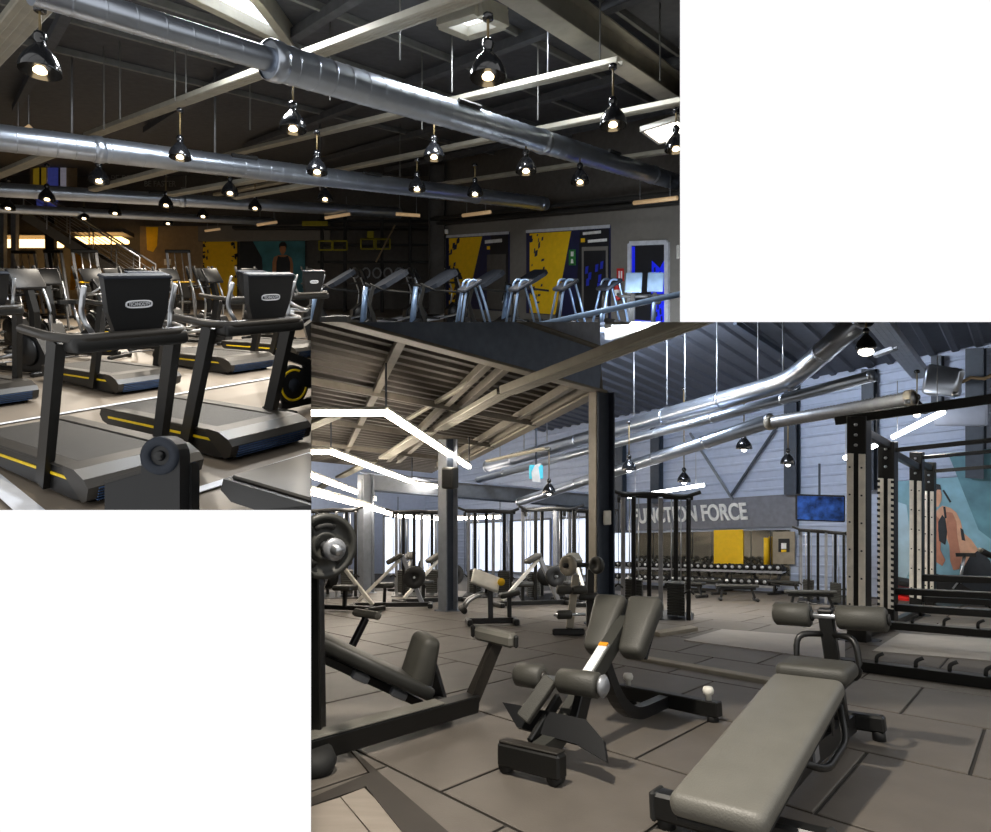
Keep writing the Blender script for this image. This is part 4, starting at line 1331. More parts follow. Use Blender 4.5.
# black pedestal in the foreground
y = 3.55
o = thing(A, 'machine_pedestal', 'black round-topped pivot pedestal between two black plates', 'pedestal', Matrix.Translation(A.up(166, y, 0)))
inv_ = o.matrix_world.inverted()
c = inv_ @ at(166, 455, y)
r = 19 * y / F
m = MB()
m.prism([(-r, -1.0)] + [(r * math.cos(a), r * math.sin(a)) for a in [math.pi - k * math.pi / 10 for k in range(11)]] + [(r, -1.0)], c, (1, 0, 0), (0, 0, 1), .12)
part(o, 'round_arm', m, 'black_plastic')
m = MB(); m.lathe([(.5 * r, 0), (.55 * r, .02), (.95 * r, .02), (1.0 * r, 0)], c + V((0, -.06, 0)), (0, -1, 0), 24); part(o, 'rim_ring', m, 'screen_grey')
m = MB(); m.lathe([(0, .03), (.22 * r, .03), (.28 * r, 0)], c + V((0, -.06, 0)), (0, -1, 0), 16); part(o, 'pivot_cap', m, 'black_plastic')
m = MB(); m.prism([(0, 0), (.29, .085), (.29, -.8), (0, -.8)], inv_ @ at(110, 483, y + .05), (1, 0, 0), (0, 0, 1), .10); part(o, 'cover_plate', m, 'black_plastic')
m = MB(); m.prism([(0, 0), (.10, .02), (.10, -.8), (0, -.8)], inv_ @ at(178, 466, y + .1), (1, 0, 0), (0, 0, 1), .10); part(o, 'cover_plate', m, 'black_plastic')
m = MB(); m.prism([(0, 0), (.29, .085), (.28, .105), (0, .02)], inv_ @ at(110, 483, y + .05), (1, 0, 0), (0, 0, 1), .11); part(o, 'plate_cap', m, 'deck_grey')
# ================================================================== HALL B: lights, ducts, sign, mural, television
# linear LED runs under the mezzanine
def led_run(pts, h, label, t=.07):
    P = [B.fl(px, py, h) for px, py in pts]
    o = thing(B, 'led_line_lamp', label, 'line lamp', Matrix.Translation(P[0]))
    Q = [p - P[0] for p in P]
    for a, b in zip(Q, Q[1:]):
        m = MB(); m.beam(a, b, t, t * .9); part(o, 'light_bar', m, 'led_warm')
        m = MB(); m.beam(a + Z * t * .75, b + Z * t * .75, t * 1.05, t * .5); part(o, 'housing', m, 'white_paint')
    for q in Q[1:]:
        m = MB(); m.cyl(q + Z * t, q + Z * .6, .012, 6); part(o, 'hanger', m, 'beam_dark')
    return o
led_run([(296, 413), (386, 413), (469, 467)], 2.72, 'brightest angled LED line lamp under the mezzanine, bent once', .075)
led_run([(296, 452), (331, 452), (412, 482)], 2.72, 'second angled LED line lamp running toward the loudspeaker pillar', .08)
led_run([(296, 470), (375, 499)], 2.6, 'straight LED line lamp ending at the light grey pillar', .09)
led_run([(296, 488), (362, 505), (398, 516), (440, 519), (500, 517)], 2.1, 'low LED line lamp curving behind the pillars', .10)
led_run([(416, 484), (440, 487)], 2.72, 'short LED line lamp beside the loudspeaker', .09)
# assumed unseen key light over the front of the hall, casts the bench shadows
assumed_key = B.g(-.70, 2.50, 4.2)
spot(B, assumed_key, 1050, 1.45, (1, .92, .80), .10, aim=B.g(1.0, 3.6, 0))
# tube lamps near the siding wall
def tube_lamp(p, q, label, r=.035):
    o = thing(B, 'tube_lamp', label, 'tube lamp', Matrix.Translation(p))
    d = q - p
    m = MB(); m.cyl((0, 0, 0), d, r, 12); part(o, 'tube', m, 'led_white')
    for f in (.1, .9):
        m = MB(); m.cyl(d * f + Z * r, d * f + Z * .8, .006, 5); part(o, 'wire', m, 'steel_soft')
    return o
tube_lamp(at(893, 437, 9.6), at(943, 412, 8.4), 'white tube lamp above the rack beside the air unit')
tube_lamp(at(862, 452, 10.4), at(878, 444, 10.0), 'short white tube lamp peeping between the rack posts')
tube_lamp(at(628, 497, 13.6), at(704, 485, 12.6), 'long white tube lamp over the cable tower')
tube_lamp(at(845, 458, 11.5), at(852, 455.5, 11.3), 'tiny white tube lamp end between the television and the rack post', .04)

# ducts and trays
def bduct(pts, r, label, rings=()):
    o = thing(B, 'air_duct', label, 'air duct', Matrix.Translation(pts[0]))
    Q = [p - pts[0] for p in pts]
    m = MB(); m.tube(fillet(Q, .35, 3) if len(Q) > 2 else Q, r, 20)
    part(o, 'pipe', m, 'duct')
    for i, (a, b) in enumerate(zip(Q, Q[1:])):
        n_ = max(2, int((b - a).length / 1.2))
        for k in range(n_ + 1):
            ax = (b - a).normalized()
            m = MB(); m.lathe([(r, -.03), (r * 1.06, -.025), (r * 1.06, .025), (r, .03)], a.lerp(b, k / n_), ax, 20); part(o, 'joint_ring', m, 'duct')
    return o
HB = 3.75
bduct([at(488, 466, 17.5), at(790, 381, 9.8), at(862, 318, 8.2)], .15, 'thick galvanised duct that bends up toward the roof beyond the tall column', )
bduct([at(478, 480, 17.5), at(872, 376, 8.6)], .08, 'slim pale pipe below the bent duct')
bduct([at(520, 502, 17.0), at(770, 421, 10.0)], .115, 'lowest bright duct ending where the ribbed hose begins')
# ribbed hose with gear along the big rack beam
a, b = at(768, 423, 10.0), at(914, 398, 8.2)
o = thing(B, 'ribbed_hose', 'blue grey ribbed hose joined to the lowest bright duct', 'hose', Matrix.Translation(a))
d = b - a
prof = []
n_ = 44
for k in range(n_):
    z0 = d.length * k / n_
    prof += [(.075, z0), (.098, z0 + d.length / n_ * .5)]
m = MB(); m.lathe([(0, 0)] + prof + [(0, d.length)], (0, 0, 0), d.normalized(), 14); part(o, 'hose_body', m, 'steel_soft')
for f in (.02, .98):
    m = MB(); m.lathe([(.09, -.05), (.115, -.04), (.115, .04), (.09, .05)], d * f, d.normalized(), 14); part(o, 'clamp', m, 'beam_edge')

def btray(p0, p1, w, h, label, material='beam_galv'):
    return tray(B, p0, p1, w, h, label, 'cable_tray', material)
btray(B.fl(705, 321, 3.1), B.fl(508, 394, 3.1), .26, .10, 'broad perforated tray passing in front of the girder')
btray(B.fl(505, 394, 3.16), B.fl(440, 430, 3.16), .24, .07, 'tray continuing under the mezzanine from the broad perforated one')
btray(B.fl(428, 432, 3.1), B.fl(384, 459, 3.1), .24, .06, 'pale tray beside the bend of the brightest LED line')
btray(B.fl(372, 462, 3.1), B.fl(340, 478, 3.1), .26, .06, 'pale tray over the second LED line')
btray(B.fl(335, 417, 3.05), B.fl(300, 432, 3.05), .26, .06, 'pale tray touching the straight part of the brightest LED line')
btray(B.fl(330, 482, 3.1), B.fl(312, 494, 3.1), .28, .06, 'farthest pale tray under the mezzanine')
btray(B.fl(470, 384, 3.36), B.fl(400, 425, 3.36), .07, .05, 'thin rail parallel to the pale trays near the girder')
btray(B.fl(866, 310, 4.4), B.fl(921, 378, 4.4), .30, .12, 'heavy perforated beam over the bright lamp', 'steel_soft')
btray(B.fl(876, 357, 4.0), B.fl(895, 350, 4.0), .10, .06, 'short stub tray beside the heavy perforated beam', 'steel_soft')
btray(at(547, 449, 12.5), at(488, 462, 14.5), .12, .05, 'short lit tray above the cyan screen')
# rods
for (px, py, h) in ((667, 405, 3.7), (685, 400, 3.7), (758, 390, 3.7), (783, 384, 3.7), (524, 450, 3.6), (547, 442, 3.6), (590, 440, 3.6), (500, 470, 3.5), (634, 415, 3.7), (717, 396, 3.7)):
    p = B.fl(px, py, h)
    m = MB(); m.cyl(p, p + Z * (CH_B - h - .05), .012, 6)
    solo(B, 'hanger_rod', m, 'steel_soft', 'thin pale hanger rod holding the ducts under the ribbed roof', 'rod', 'hanger rods under the ribbed roof')
# smooth bent roof pipe edge beams on the ribbed ceiling
for (a, b, lab) in (((600, 330), (705, 322), 'thin roof purlin by the white skylight'), ((735, 322), (800, 365), 'thin roof purlin meeting the bend of the thick duct')):
    p, q = B.fl(*a, CH_B - .15), B.fl(*b, CH_B - .15)
    m = MB(); m.beam(p, q, .07, .1); solo(B, 'roof_purlin', m, 'beam_dark', lab, 'purlin')
area(B, B.fl(640, 328, CH_B - .4), 1.6, 1.2, 500, (.80, .88, 1), aim=(.55, .75, -.45))
skylight(B, [(608, 332), (640, 322.5), (668, 316), (608, 316)], CH_B - .12, 'white skylight in the ribbed roof beside the mezzanine fascia')

# pendant lamps
for (px, py, y, lab, pw) in ((744, 449, 11.0, 'black bell pendant lamp above the slim pale pipe, nearest the sign braces', 160), (788, 464, 12.0, 'black bell pendant lamp directly above the television', 130),
                             (684, 482, 13.0, 'black bell pendant lamp over the long white tube lamp', 120), (629, 470, 12.0, 'black bell pendant lamp just beyond the tall dark column', 130),
                             (549, 493, 13.0, 'black bell pendant lamp in front of the cyan screen', 120)):
    pendant(B, at(px, py, y), .9 if px != 684 else 1.9, lab, None, True, pw, .9, (1, .93, .82))
p = B.fl(866, 349, 3.55)
pl_ = pendant(B, p, 1.0, 'brightly glaring pendant lamp under the heavy perforated beam', None, True, 260, .8, (1, .95, .85))
for c_ in pl_.children:
    if c_.name.startswith('bulb'):
        c_.scale = (1.7, 1.7, 1.0); c_.location.z = -.03
p = B.fl(917, 414, 3.3)
pendant(B, p, .7, 'black bell pendant lamp hung from the end of the heavy perforated beam', None, True, 200, 1.0, (1, .93, .82))
# crumpled foil air unit
c = at(958, 385, 9.2)
o = thing(B, 'air_unit', 'silver wrapped air unit fixed above the rack with a loose brown rope', 'air unit', Matrix.Translation(c) @ Matrix.Rotation(-.7, 4, 'Z'))
bm = MB(); bm.pad((-.18, 0, .06), (.44, .3, .42), Matrix.Rotation(.15, 4, 'Y'), .06, 3)
r_ = random.Random(2)
bm.v = [v + V((r_.uniform(-.03, .03), r_.uniform(-.03, .03), r_.uniform(-.03, .03))) for v in bm.v]
part(o, 'foil_wrap', bm, 'duct')
m = MB(); m.pad((.02, .1, -.42), (.62, .2, .34), None, .03, 2); part(o, 'filter_box', m, 'siding')
m = MB(); m.tube([(.0, 0, .02), (.15, 0, .10), (.3, 0, .08), (.45, 0, .16), (.7, 0, .2), (.95, 0, .24)], .025, 8); part(o, 'rope', m, 'wall_tan')

# ------------------------------------------------------------------ FORCE sign band
def flat_b(root, name, pts, material, off, label=None, thick=.01):
    """flat shape on the siding wall: corners as (px, h)"""
    inv_ = root.matrix_world.inverted()
    P = [wb(px, h, off) for px, h in pts]
    n = len(P)
    nn = V((WN.x, WN.y, 0)) * thick
    m_ = MB()
    m_.add([inv_ @ p for p in P] + [inv_ @ (p - nn) for p in P], [tuple(range(n)), tuple(range(n, 2 * n))[::-1]] + [(i, (i + 1) % n, n + (i + 1) % n, n + i) for i in range(n)])
    return part(root, name, m_, material, label)
def hh(px, py):
    """height on the siding wall of picture point"""
    q = wb(px, 0)
    return (548 + B.H * F / q.y - py) * q.y / F
o = thing(B, 'wall_sign', 'long grey sign band with white capitals reading FUNCTION FORCE', 'sign', Matrix.Translation(wb(720, 1.6, .05)))
flat_b(o, 'board', [(636, 1.62), (799, 1.62), (799, 2.42), (636, 2.42)], 'sign_grey', .12, thick=.1)
me = text_mesh('FUNCTION FORCE', .60, .02, 'letters', 'white_print', align='RIGHT', squeeze=.72, bold=.014)
c = part(o, 'letters', me, None)
u_ = V((-D2.x, -D2.y, B.k * -D2.y))
c.matrix_local = o.matrix_world.inverted() @ frame_mat(wb(750, 2.03, .15), u_, V((0, 0, 1)) - u_.normalized() * u_.normalized().z)
# mirrors below the sign, in a row of panels
mat('warm_panel', '#9a8f7c', 0.5)
for i in range(8):
    a, b = 636 + i * 19.5, 636 + (i + 1) * 19.5 - .8
    m = MB(); P = [wb(a, .25, .08), wb(b, .25, .08), wb(b, 1.55, .08), wb(a, 1.55, .08)]
    q = [p - V((WN.x, WN.y, 0)) * .05 for p in P]
    m.add(P + q, [(0, 1, 2, 3), (7, 6, 5, 4)] + [(k, (k + 1) % 4, 4 + (k + 1) % 4, 4 + k) for k in range(4)])
    solo(B, 'wall_mirror', m, 'mirror', 'tall wall mirror panel behind the dumbbell racks', 'mirror', 'mirror panels under the sign band')
o = thing(B, 'wall_panel', 'yellow panel painted as a mirror reflection behind the dumbbell racks', 'panel', Matrix.Translation(wb(730, .9, .1)))
flat_b(o, 'board', [(716, .62), (745, .62), (745, 1.58), (716, 1.58)], 'yellow_print', .11, thick=.02)  # board stands in for something yellow reflected in the mirrors
o = thing(B, 'framed_photo', 'brown poster with a black-framed picture above the dumbbells', 'poster', Matrix.Translation(wb(786, .9, .1)))
flat_b(o, 'board', [(775, .7), (797, .7), (797, 1.5), (775, 1.5)], 'warm_panel', .12, thick=.02)
flat_b(o, 'picture', [(781, 1.0), (792, 1.0), (792, 1.33), (781, 1.33)], 'poster_dark', .14)
flat_b(o, 'picture_light', [(784, 1.08), (789, 1.08), (789, 1.22), (784, 1.22)], 'white_print', .15)
flat_b(o, 'picture_mark', [(784, 1.0), (789, 1.0), (789, 1.06), (784, 1.06)], 'yellow_print', .152)
m = MB(); c = wb(770, 1.0, .2); m.cyl(c - Z * .35, c + Z * .35, .06, 10)
solo(B, 'foam_roller', m, 'yellow_print', 'upright yellow foam roller beside the brown poster', 'foam roller')
# blue-and-white small poster under the girder, far
mat('cyan_print', '#4fc4d8', 0.5, emit='#4fc4d8', es=.3)
c = at(536, 472, 13.8)
o = thing(B, 'hanging_screen', 'cyan and white lit screen hanging far under the ducts', 'screen', Matrix.Translation(c))
m = MB(); m.box((0, 0, 0), (14 * c.y / F, .06, 14 * c.y / F), bev=.02); part(o, 'panel', m, 'cyan_print')
m = MB(); m.prism([(-.08, -.2), (.1, -.22), (.05, .1), (.12, .2), (-.02, .16), (-.1, 0)], (0, -.04, 0), (1, 0, 0), (0, 0, 1), .02); part(o, 'white_figure', m, 'white_print')
m = MB(); m.cyl((0, 0, .1), (0, 0, 1.2), .02, 6); part(o, 'hanger', m, 'beam_dark')
# loudspeaker on the pillar
c = B.fl(451, 483, 2.33)
c = at(450, 478, 10.85)
o = thing(B, 'loudspeaker', 'dark brown loudspeaker fixed near the top of the grey pillar', 'loudspeaker', Matrix.Translation(c) @ Matrix.Rotation(-.5, 4, 'Z'))
m = MB(); m.pad((0, 0, 0), (.24, .2, .36), None, .03, 2); part(o, 'cabinet', m, 'charcoal')
m = MB(); m.box((0, -.105, 0), (.19, .012, .3), bev=.01); part(o, 'grille', m, 'rubber')
m = MB(); m.beam((0, .08, 0), (-.08, .2, 0), .04, .04); part(o, 'bracket', m, 'beam_dark')

# ------------------------------------------------------------------ mural of an athlete on the siding wall
mat('mural_teal', '#86b4c6', 0.6, var=0.35, scale=1.6)
mat('mural_teal_dark', '#5f8d9c', 0.6, var=0.35, scale=2)
mat('window_paint', '#b5d3e4', 0.6, var=.2, scale=2)
mat('mural_skin', '#d9a98c', 0.6, var=.1)
mat('mural_skin_dark', '#b98068', 0.6, var=.1)
mat('mural_cloth', '#2c3138', 0.6)
o = thing(B, 'wall_mural', 'big turquoise mural of a bare-armed athlete bending over a bar', 'mural', Matrix.Translation(wb(950, .1, .08)))
MP = lambda pts: [(px, hh(px, py)) for px, py in pts]
flat_b(o, 'board', [(892, .08), (1040, .08), (1040, 2.55), (892, 2.55)], 'mural_teal', .10, thick=.06)
flat_b(o, 'dark_cloud', MP([(950, 455), (1000, 448), (1000, 545), (980, 530), (968, 500)]), 'mural_teal_dark', .105)
flat_b(o, 'pale_cloud', MP([(893, 500), (908, 505), (915, 560), (905, 585), (893, 590)]), 'window_paint', .105)
flat_b(o, 'trousers', MP([(966, 560), (972, 551), (981, 550), (991, 560), (1000, 580), (1000, 606), (962, 604), (961, 580)]), 'mural_cloth', .112)
flat_b(o, 'body', MP([(938, 511), (944, 506), (952, 508), (958, 513), (962, 521), (965, 533), (973, 540), (980, 550), (971, 557), (966, 566), (958, 562), (953, 550), (948, 538), (941, 528), (937, 519)]), 'mural_skin', .115)
flat_b(o, 'near_arm', MP([(948, 512), (954, 513), (958, 522), (959, 536), (961, 548), (963, 558), (961, 569), (955, 570), (952, 561), (951, 545), (948, 530)]), 'mural_skin_dark', .120)
flat_b(o, 'far_arm', MP([(938, 516), (942, 520), (943, 536), (942, 550), (947, 560), (944, 566), (938, 562), (936, 548), (935, 530)]), 'mural_skin_dark', .118)
flat_b(o, 'head', MP([(935, 492), (938, 488), (942, 489), (943.5, 495), (943, 501), (940, 507), (937, 507), (934.5, 501)]), 'mural_skin', .121)
flat_b(o, 'hair', MP([(932, 496), (933, 488), (937, 484), (942, 485), (943, 490), (939, 490), (936, 495), (935, 503), (932.5, 503)]), 'mural_cloth', .124)
flat_b(o, 'top', MP([(940, 522), (944, 515), (947, 519), (949, 532), (947, 545), (941, 541), (940, 530)]), 'mural_cloth', .125)
flat_b(o, 'strap', MP([(945, 507), (947, 507), (948.5, 518), (946.5, 519)]), 'mural_cloth', .126)
flat_b(o, 'arm_band', MP([(962, 528), (965, 530), (967, 541), (963.5, 540)]), 'mural_cloth', .126)
flat_b(o, 'ponytail', MP([(944, 491), (945.5, 490), (953, 502), (951.5, 503)]), 'mural_cloth', .119)
# red mat stack at the wall foot
for i in range(3):
    c = wb(905, .08 + .16 * i, .45)
    m = MB(); m.box(c, (.55, .40, .10), Matrix.Rotation(math.atan2(D2.y, D2.x), 4, 'Z'), .02)
    solo(B, 'step_box', m, ['red_step', 'red_step', 'rubber'][i], ['bottom red step box stacked by the foot of the mural', 'red step box in the middle of the stack by the mural', 'black step box on top of the red stack by the mural'][i], 'step box')

# ------------------------------------------------------------------ television on a cable station
mat('tv_blue', '#22407c', 0.3, var=.97, scale=7, emit='#1d3a80', es=.06)
y = 13.0
c = at(820, 508, y)
o = thing(B, 'television', 'wide television showing a blue picture over the cable station', 'television', Matrix.Translation(c) @ Matrix.Rotation(-.25, 4, 'Z'))
m = MB(); m.box((0, 0, 0), (.92, .06, .54), bev=.02); part(o, 'casing', m, 'rubber')
m = MB(); m.box((0, -.034, 0), (.86, .006, .48)); part(o, 'screen', m, 'tv_blue')
m = MB(); m.beam((0, .05, -.2), (0, .05, .9), .04, .04); part(o, 'bracket', m, 'beam_dark')
# ================================================================== HALL B: weight machines
def RX(a): return Matrix.Rotation(a, 4, 'X')
# ---- decline bench in the foreground (y runs up the bench to the leg rollers)
o = thing(B, 'decline_bench', 'grey padded decline bench with twin leg rollers standing on the rubber tiles', 'bench', B.mat(1.33, 2.83, -39.0))
m = MB(); m.bar(fillet([(0, -.65, .09), (0, .2, .12), (0, 1.18, .08)], .2), .07, .09); part(o, 'base_beam', m, 'black_frame')
m = MB(); m.box((-.03, -.66, .08), (.66, .09, .10), bev=.012); nb = part(o, 'cross_foot', m, 'black_frame')
m = MB(); m.box((-.03, 1.20, .09), (.42, .08, .09), bev=.012); fb = part(o, 'cross_foot', m, 'black_frame')
for x, y, pr in ((-.31, -.66, nb), (.25, -.66, nb), (-.2, 1.2, fb), (.14, 1.2, fb)):
    m = MB(); m.cyl((x, y, 0), (x, y, .05), .035, 12); part(pr, 'rubber_foot', m, 'rubber')
for x in (-.345, .285):
    m = MB(); m.box((x, -.66, .08), (.03, .10, .11), bev=.01); part(nb, 'end_cap', m, 'rubber')
pa, pb = V((0, -.95, .19)), V((0, .37, .415))
dv = (pb - pa); ang = math.atan2(dv.z, dv.y)
m = MB(); m.pad((pa + pb) / 2, (.335, dv.length, .085), RX(ang), .035, 4); bp = part(o, 'back_pad', m, 'pad_light')
m = MB(); m.box((pa + pb) / 2 + RX(ang).to_3x3() @ V((0, 0, -.05)), (.30, dv.length * .97, .02), RX(ang), .005); part(bp, 'pad_board', m, 'rubber')
m = MB(); m.pad((0, .555, .452), (.345, .30, .085), RX(.02), .035, 4); sp = part(o, 'seat_pad', m, 'pad')
m = MB(); m.box((0, .555, .402), (.29, .26, .02), RX(.02)); part(sp, 'pad_board', m, 'rubber')
m = MB(); m.beam((0, -.55, .19), (0, .72, .365), .06, .06); part(o, 'pad_rail', m, 'black_frame')
m = MB(); m.beam((0, .62, .13), (0, .60, .38), .08, .06, up=V((0, 1, 0))); part(o, 'support_post', m, 'black_frame')
m = MB(); m.prism([(-.04, 0), (.04, 0), (.03, .25), (-.03, .25)], (.06, .15, .12), (0, 1, 0), (0, 0, 1), .012); part(o, 'adjuster_plate', m, 'steel_soft')
m = MB(); m.tube(fillet([(.10, -.25, .22), (.16, -.1, .16), (.17, .25, .20), (.12, .42, .32)], .08), .016, 8); part(o, 'carry_handle', m, 'black_frame')
m = MB(); m.beam((0, .98, .10), (0, .86, .74), .075, .06, up=V((0, 1, 0))); rp = part(o, 'roller_post', m, 'black_frame')
m = MB(); m.cyl((-.28, .85, .70), (.31, .85, .70), .018, 12); part(o, 'roller_axle', m, 'steel')
for a, b in ((-.275, -.075), (.06, .305)):
    m = MB(); m.cyl((a, .85, .70), (b, .85, .70), .066, 24, bev=.012); rl = part(o, 'foam_roller', m, 'pad')
    m = MB(); m.cyl((b, .85, .70), (b + .012, .85, .70), .03, 14); part(rl, 'end_cap', m, 'rubber')
for sx in (-1, 1):
    m = MB(); m.tube(fillet([(sx * .03, .87, .60), (sx * .15, .80, .60), (sx * .16, .78, .40), (sx * .03, .90, .36)], .07), .017, 8); part(o, 'hand_loop', m, 'black_frame')
m = MB(); m.box((.040, -.45, .11), (.012, .10, .05), bev=.003); part(o, 'yellow_label', m, 'yellow', 'small yellow warning label')

# ---- hyperextension bench
o = thing(B, 'hyperextension_bench', 'hyperextension bench with two tilted hip pads, ankle rollers and black footplate', 'bench', B.mat(.17, 3.05, -37.7))
m = MB(); m.box((0, 0, .085), (.36, .08, .11), bev=.012); fb = part(o, 'front_foot', m, 'black_frame')
m = MB(); m.box((0, 0, .144), (.34, .07, .012), bev=.004); part(fb, 'top_strip', m, 'deck_grey')
for x in (-.14, .14):
    m = MB(); m.cyl((x, -.03, .035), (x, .03, .035), .035, 14); part(fb, 'wheel', m, 'rubber')
m = MB(); m.bar(fillet([(0, .02, .09), (0, .22, .12), (0, .50, .31), (0, 1.04, .63)], .12), .075, .085); part(o, 'spine', m, 'charcoal')
m = MB(); m.bar(fillet([(0, .72, .46), (0, .88, .20), (0, 1.10, .075), (0, 1.58, .075)], .15), .07, .07); part(o, 'rear_leg', m, 'black_plastic')
m = MB(); m.beam((-.38, 1.66, .08), (.38, 1.54, .08), .075, .09); rf = part(o, 'rear_foot', m, 'black_frame')
for x, y in ((-.30, 1.65), (.31, 1.55)):
    m = MB(); m.lathe([(0, 0), (.018, 0), (.018, .035), (.032, .045), (.036, .065), (.028, .085), (0, .09)], (x, y, .12), n=14); part(rf, 'knob', m, 'white_paint', 'white round knob')
    m = MB(); m.cyl((x + .02, y, 0), (x + .02, y, .05), .035, 12); part(rf, 'rubber_foot', m, 'rubber')
m = MB(); m.prism([(-.028, -.15), (.028, -.15), (.028, .15), (-.028, .15)], (0, .64, .452), (1, 0, 0), (0, .86, .51), .012); part(o, 'instruction_label', m, 'white_print', 'white instruction label')
m = MB(); m.prism([(-.028, .12), (.028, .12), (.028, .15), (-.028, .15)], (0, .638, .455), (1, 0, 0), (0, .86, .51), .014); part(o, 'orange_label', m, 'orange_print', 'orange label stripe')
for sx in (-1, 1):
    R = RX(math.radians(50)) 
    c = V((sx * .118, .99, .61))
    m = MB()
    m.pad((0, 0, 0), (.185, .40, .11), None, .035, 3)
    # taper toward the lower end
    m.v = [V((v.x * (1 + .22 * v.y / .2), v.y, v.z)) for v in m.v]
    m.v = [c + (R.to_3x3() @ v) for v in m.v]
    hp = part(o, 'hip_pad', m, 'pad')
    m = MB(); m.box(c + R.to_3x3() @ V((0, 0, -.065)), (.14, .34, .02), R, .006); part(hp, 'pad_board', m, 'rubber')
m = MB(); m.beam((-.13, .12, .22), (-.03, .235, .41), .075, .05, up=V((0, 1, 0))); part(o, 'ankle_arm', m, 'pad')
m = MB(); m.cyl((-.25, .24, .41), (.26, .24, .41), .016, 12); part(o, 'ankle_axle', m, 'steel')
for a, b in ((-.25, -.08), (.02, .25)):
    m = MB(); m.cyl((a, .24, .41), (b, .24, .41), .062, 22, bev=.012); rl = part(o, 'ankle_roller', m, 'pad')
    m = MB(); m.cyl((b, .24, .41), (b + .014, .24, .41), .034, 16); part(rl, 'end_cap', m, 'deck_grey')
m = MB(); m.lathe([(0, 0), (.05, 0), (.055, .012), (.03, .03), (0, .03)], (.262, .24, .41), (1, 0, 0), 18); part(o, 'adjuster_dial', m, 'steel_soft')
m = MB(); m.prism([(-.34, .06), (-.2, -.05), (.16, -.07), (.34, -.12), (.30, -.03), (.18, .05), (-.2, .06)], (0, .20, .20), (1, 0, 0), (0, .55, .83), .025); part(o, 'footplate', m, 'black_plastic')
m = MB(); m.beam((.06, .30, .14), (.06, .42, .34), .05, .1, up=V((0, 1, 0))); part(o, 'side_bracket', m, 'black_frame')
m = MB(); m.beam((-.07, .1, .12), (-.05, .34, .30), .03, .06); part(o, 'side_bracket', m, 'black_frame')

# ---- hip thrust machine on the left, with big plate
root = B.fl(322, 745)
o = thing(B, 'thrust_machine', 'black lever machine with long back pad, wedge seat and a big loaded plate', 'weight machine', Matrix.Translation(root))
iv = o.matrix_world.inverted()
def q(p): return iv @ p
m = MB(); m.beam(q(B.fl(300, 751, .10)), q(B.fl(474, 702, .10)), .10, .11); part(o, 'base_beam', m, 'black_frame')
m = MB(); m.beam(q(B.fl(300, 751, .10) + Z * .062), q(B.fl(440, 711.5, .10) + Z * .062), .095, .012); part(o, 'polished_highlight', m, 'pad_light')  # pale colour paints the bright edge of the polished beam top
pe = B.fl(471, 702, .10)
pt = at(497, 641, pe.y + .05)
m = MB(); m.bar([q(B.fl(440, 709, .10)), q(pe), q(pt)], .07, .07); part(o, 'foot_arm', m, 'deck_grey')
m = MB(); m.beam(q(at(477, 632, pe.y + .12)), q(at(515, 641, pe.y - .1)), .085, .085, bev=.02); part(o, 'foot_bar_pad', m, 'pad_light')
for (px, py, dy) in ((473, 631, .13), (516, 641.5, -.11)):
    m = MB(); m.box(q(at(px, py, pe.y + dy)), (.03, .03, .08), bev=.01); part(o, 'end_cap', m, 'rubber')
# long reclined pad
ka, kb = at(296, 630, 3.75), at(426, 690, 4.2)
d = (kb - ka).normalized()
m = MB(); m.pad((0, 0, 0), (.26, (kb - ka).length, .085), None, .03, 3)
sd = d.cross(Z).normalized(); u = sd.cross(d)
Rm = Matrix((sd, d, u)).transposed()
m.v = [q((ka + kb) / 2) + Rm @ v for v in m.v]
part(o, 'back_pad', m, 'pad_dark')
m = MB(); m.beam(q(ka - Z * .09), q(at(420, 703, 4.2)), .07, .05); part(o, 'pad_frame', m, 'black_frame')
for f in (.45, .75):
    c = ka.lerp(kb, f) - Z * .10
    m = MB(); m.box(q(c), (.12, .12, .05), Rm, .01); part(o, 'pad_bracket', m, 'steel_soft')
# wedge seat
sc_ = at(425, 682, 4.25)
m = MB(); m.pad((0, 0, 0), (.24, .13, .34), None, .05, 4)
m.v = [V((v.x, v.y * (1.15 - 1.3 * v.z), v.z)) for v in m.v]
Rs = Matrix((sd, (d - Z * d.z).normalized(), Z)).transposed() @ Matrix.Rotation(-.28, 3, 'X')
m.v = [q(at(421, 660, 4.2)) + Rs @ v for v in m.v]
part(o, 'wedge_seat', m, 'pad')
m = MB(); m.beam(q(at(430, 668, 4.3)), q(at(441, 706, 4.33)), .09, .12, up=V((0, 1, 0))); part(o, 'seat_column', m, 'black_frame')
m = MB(); m.cyl(q(at(436, 702, 4.25)), q(at(449, 706, 4.1)), .04, 14); part(o, 'pivot', m, 'rubber')
# upright, plate and sleeve
m = MB(); m.beam(q(B.fl(316, 760, .0)), q(at(313, 560, 3.32)), .085, .11, up=V((0, 1, 0))); part(o, 'upright', m, 'black_frame')
pc = at(325, 546, 3.25)
ax = V((.55, -.83, .05)).normalized()
R0 = 32.5 * 3.25 / F
m = MB(); m.lathe([(0, 0), (R0 * .30, 0), (R0 * .32, .014), (R0 * .42, .014), (R0 * .46, 0), (R0 * .80, 0), (R0 * .84, .02), (R0, .014), (R0, -.03), (0, -.03)], q(pc), ax, 40); pl = part(o, 'weight_plate', m, 'charcoal')
e1 = ax.cross(Z).normalized(); e2 = e1.cross(ax)
for k in range(3):
    a = math.radians(90 + 120 * k)
    pts = [(R0 * .63 * math.cos(a + t) , R0 * .63 * math.sin(a + t)) for t in (-.5, -.25, 0, .25, .5)]
    m = MB(); m.tube([q(pc) + e1 * x + e2 * y + ax * .004 for x, y in pts], R0 * .10, 8, up=ax); part(pl, 'grip_hole', m, 'rubber')
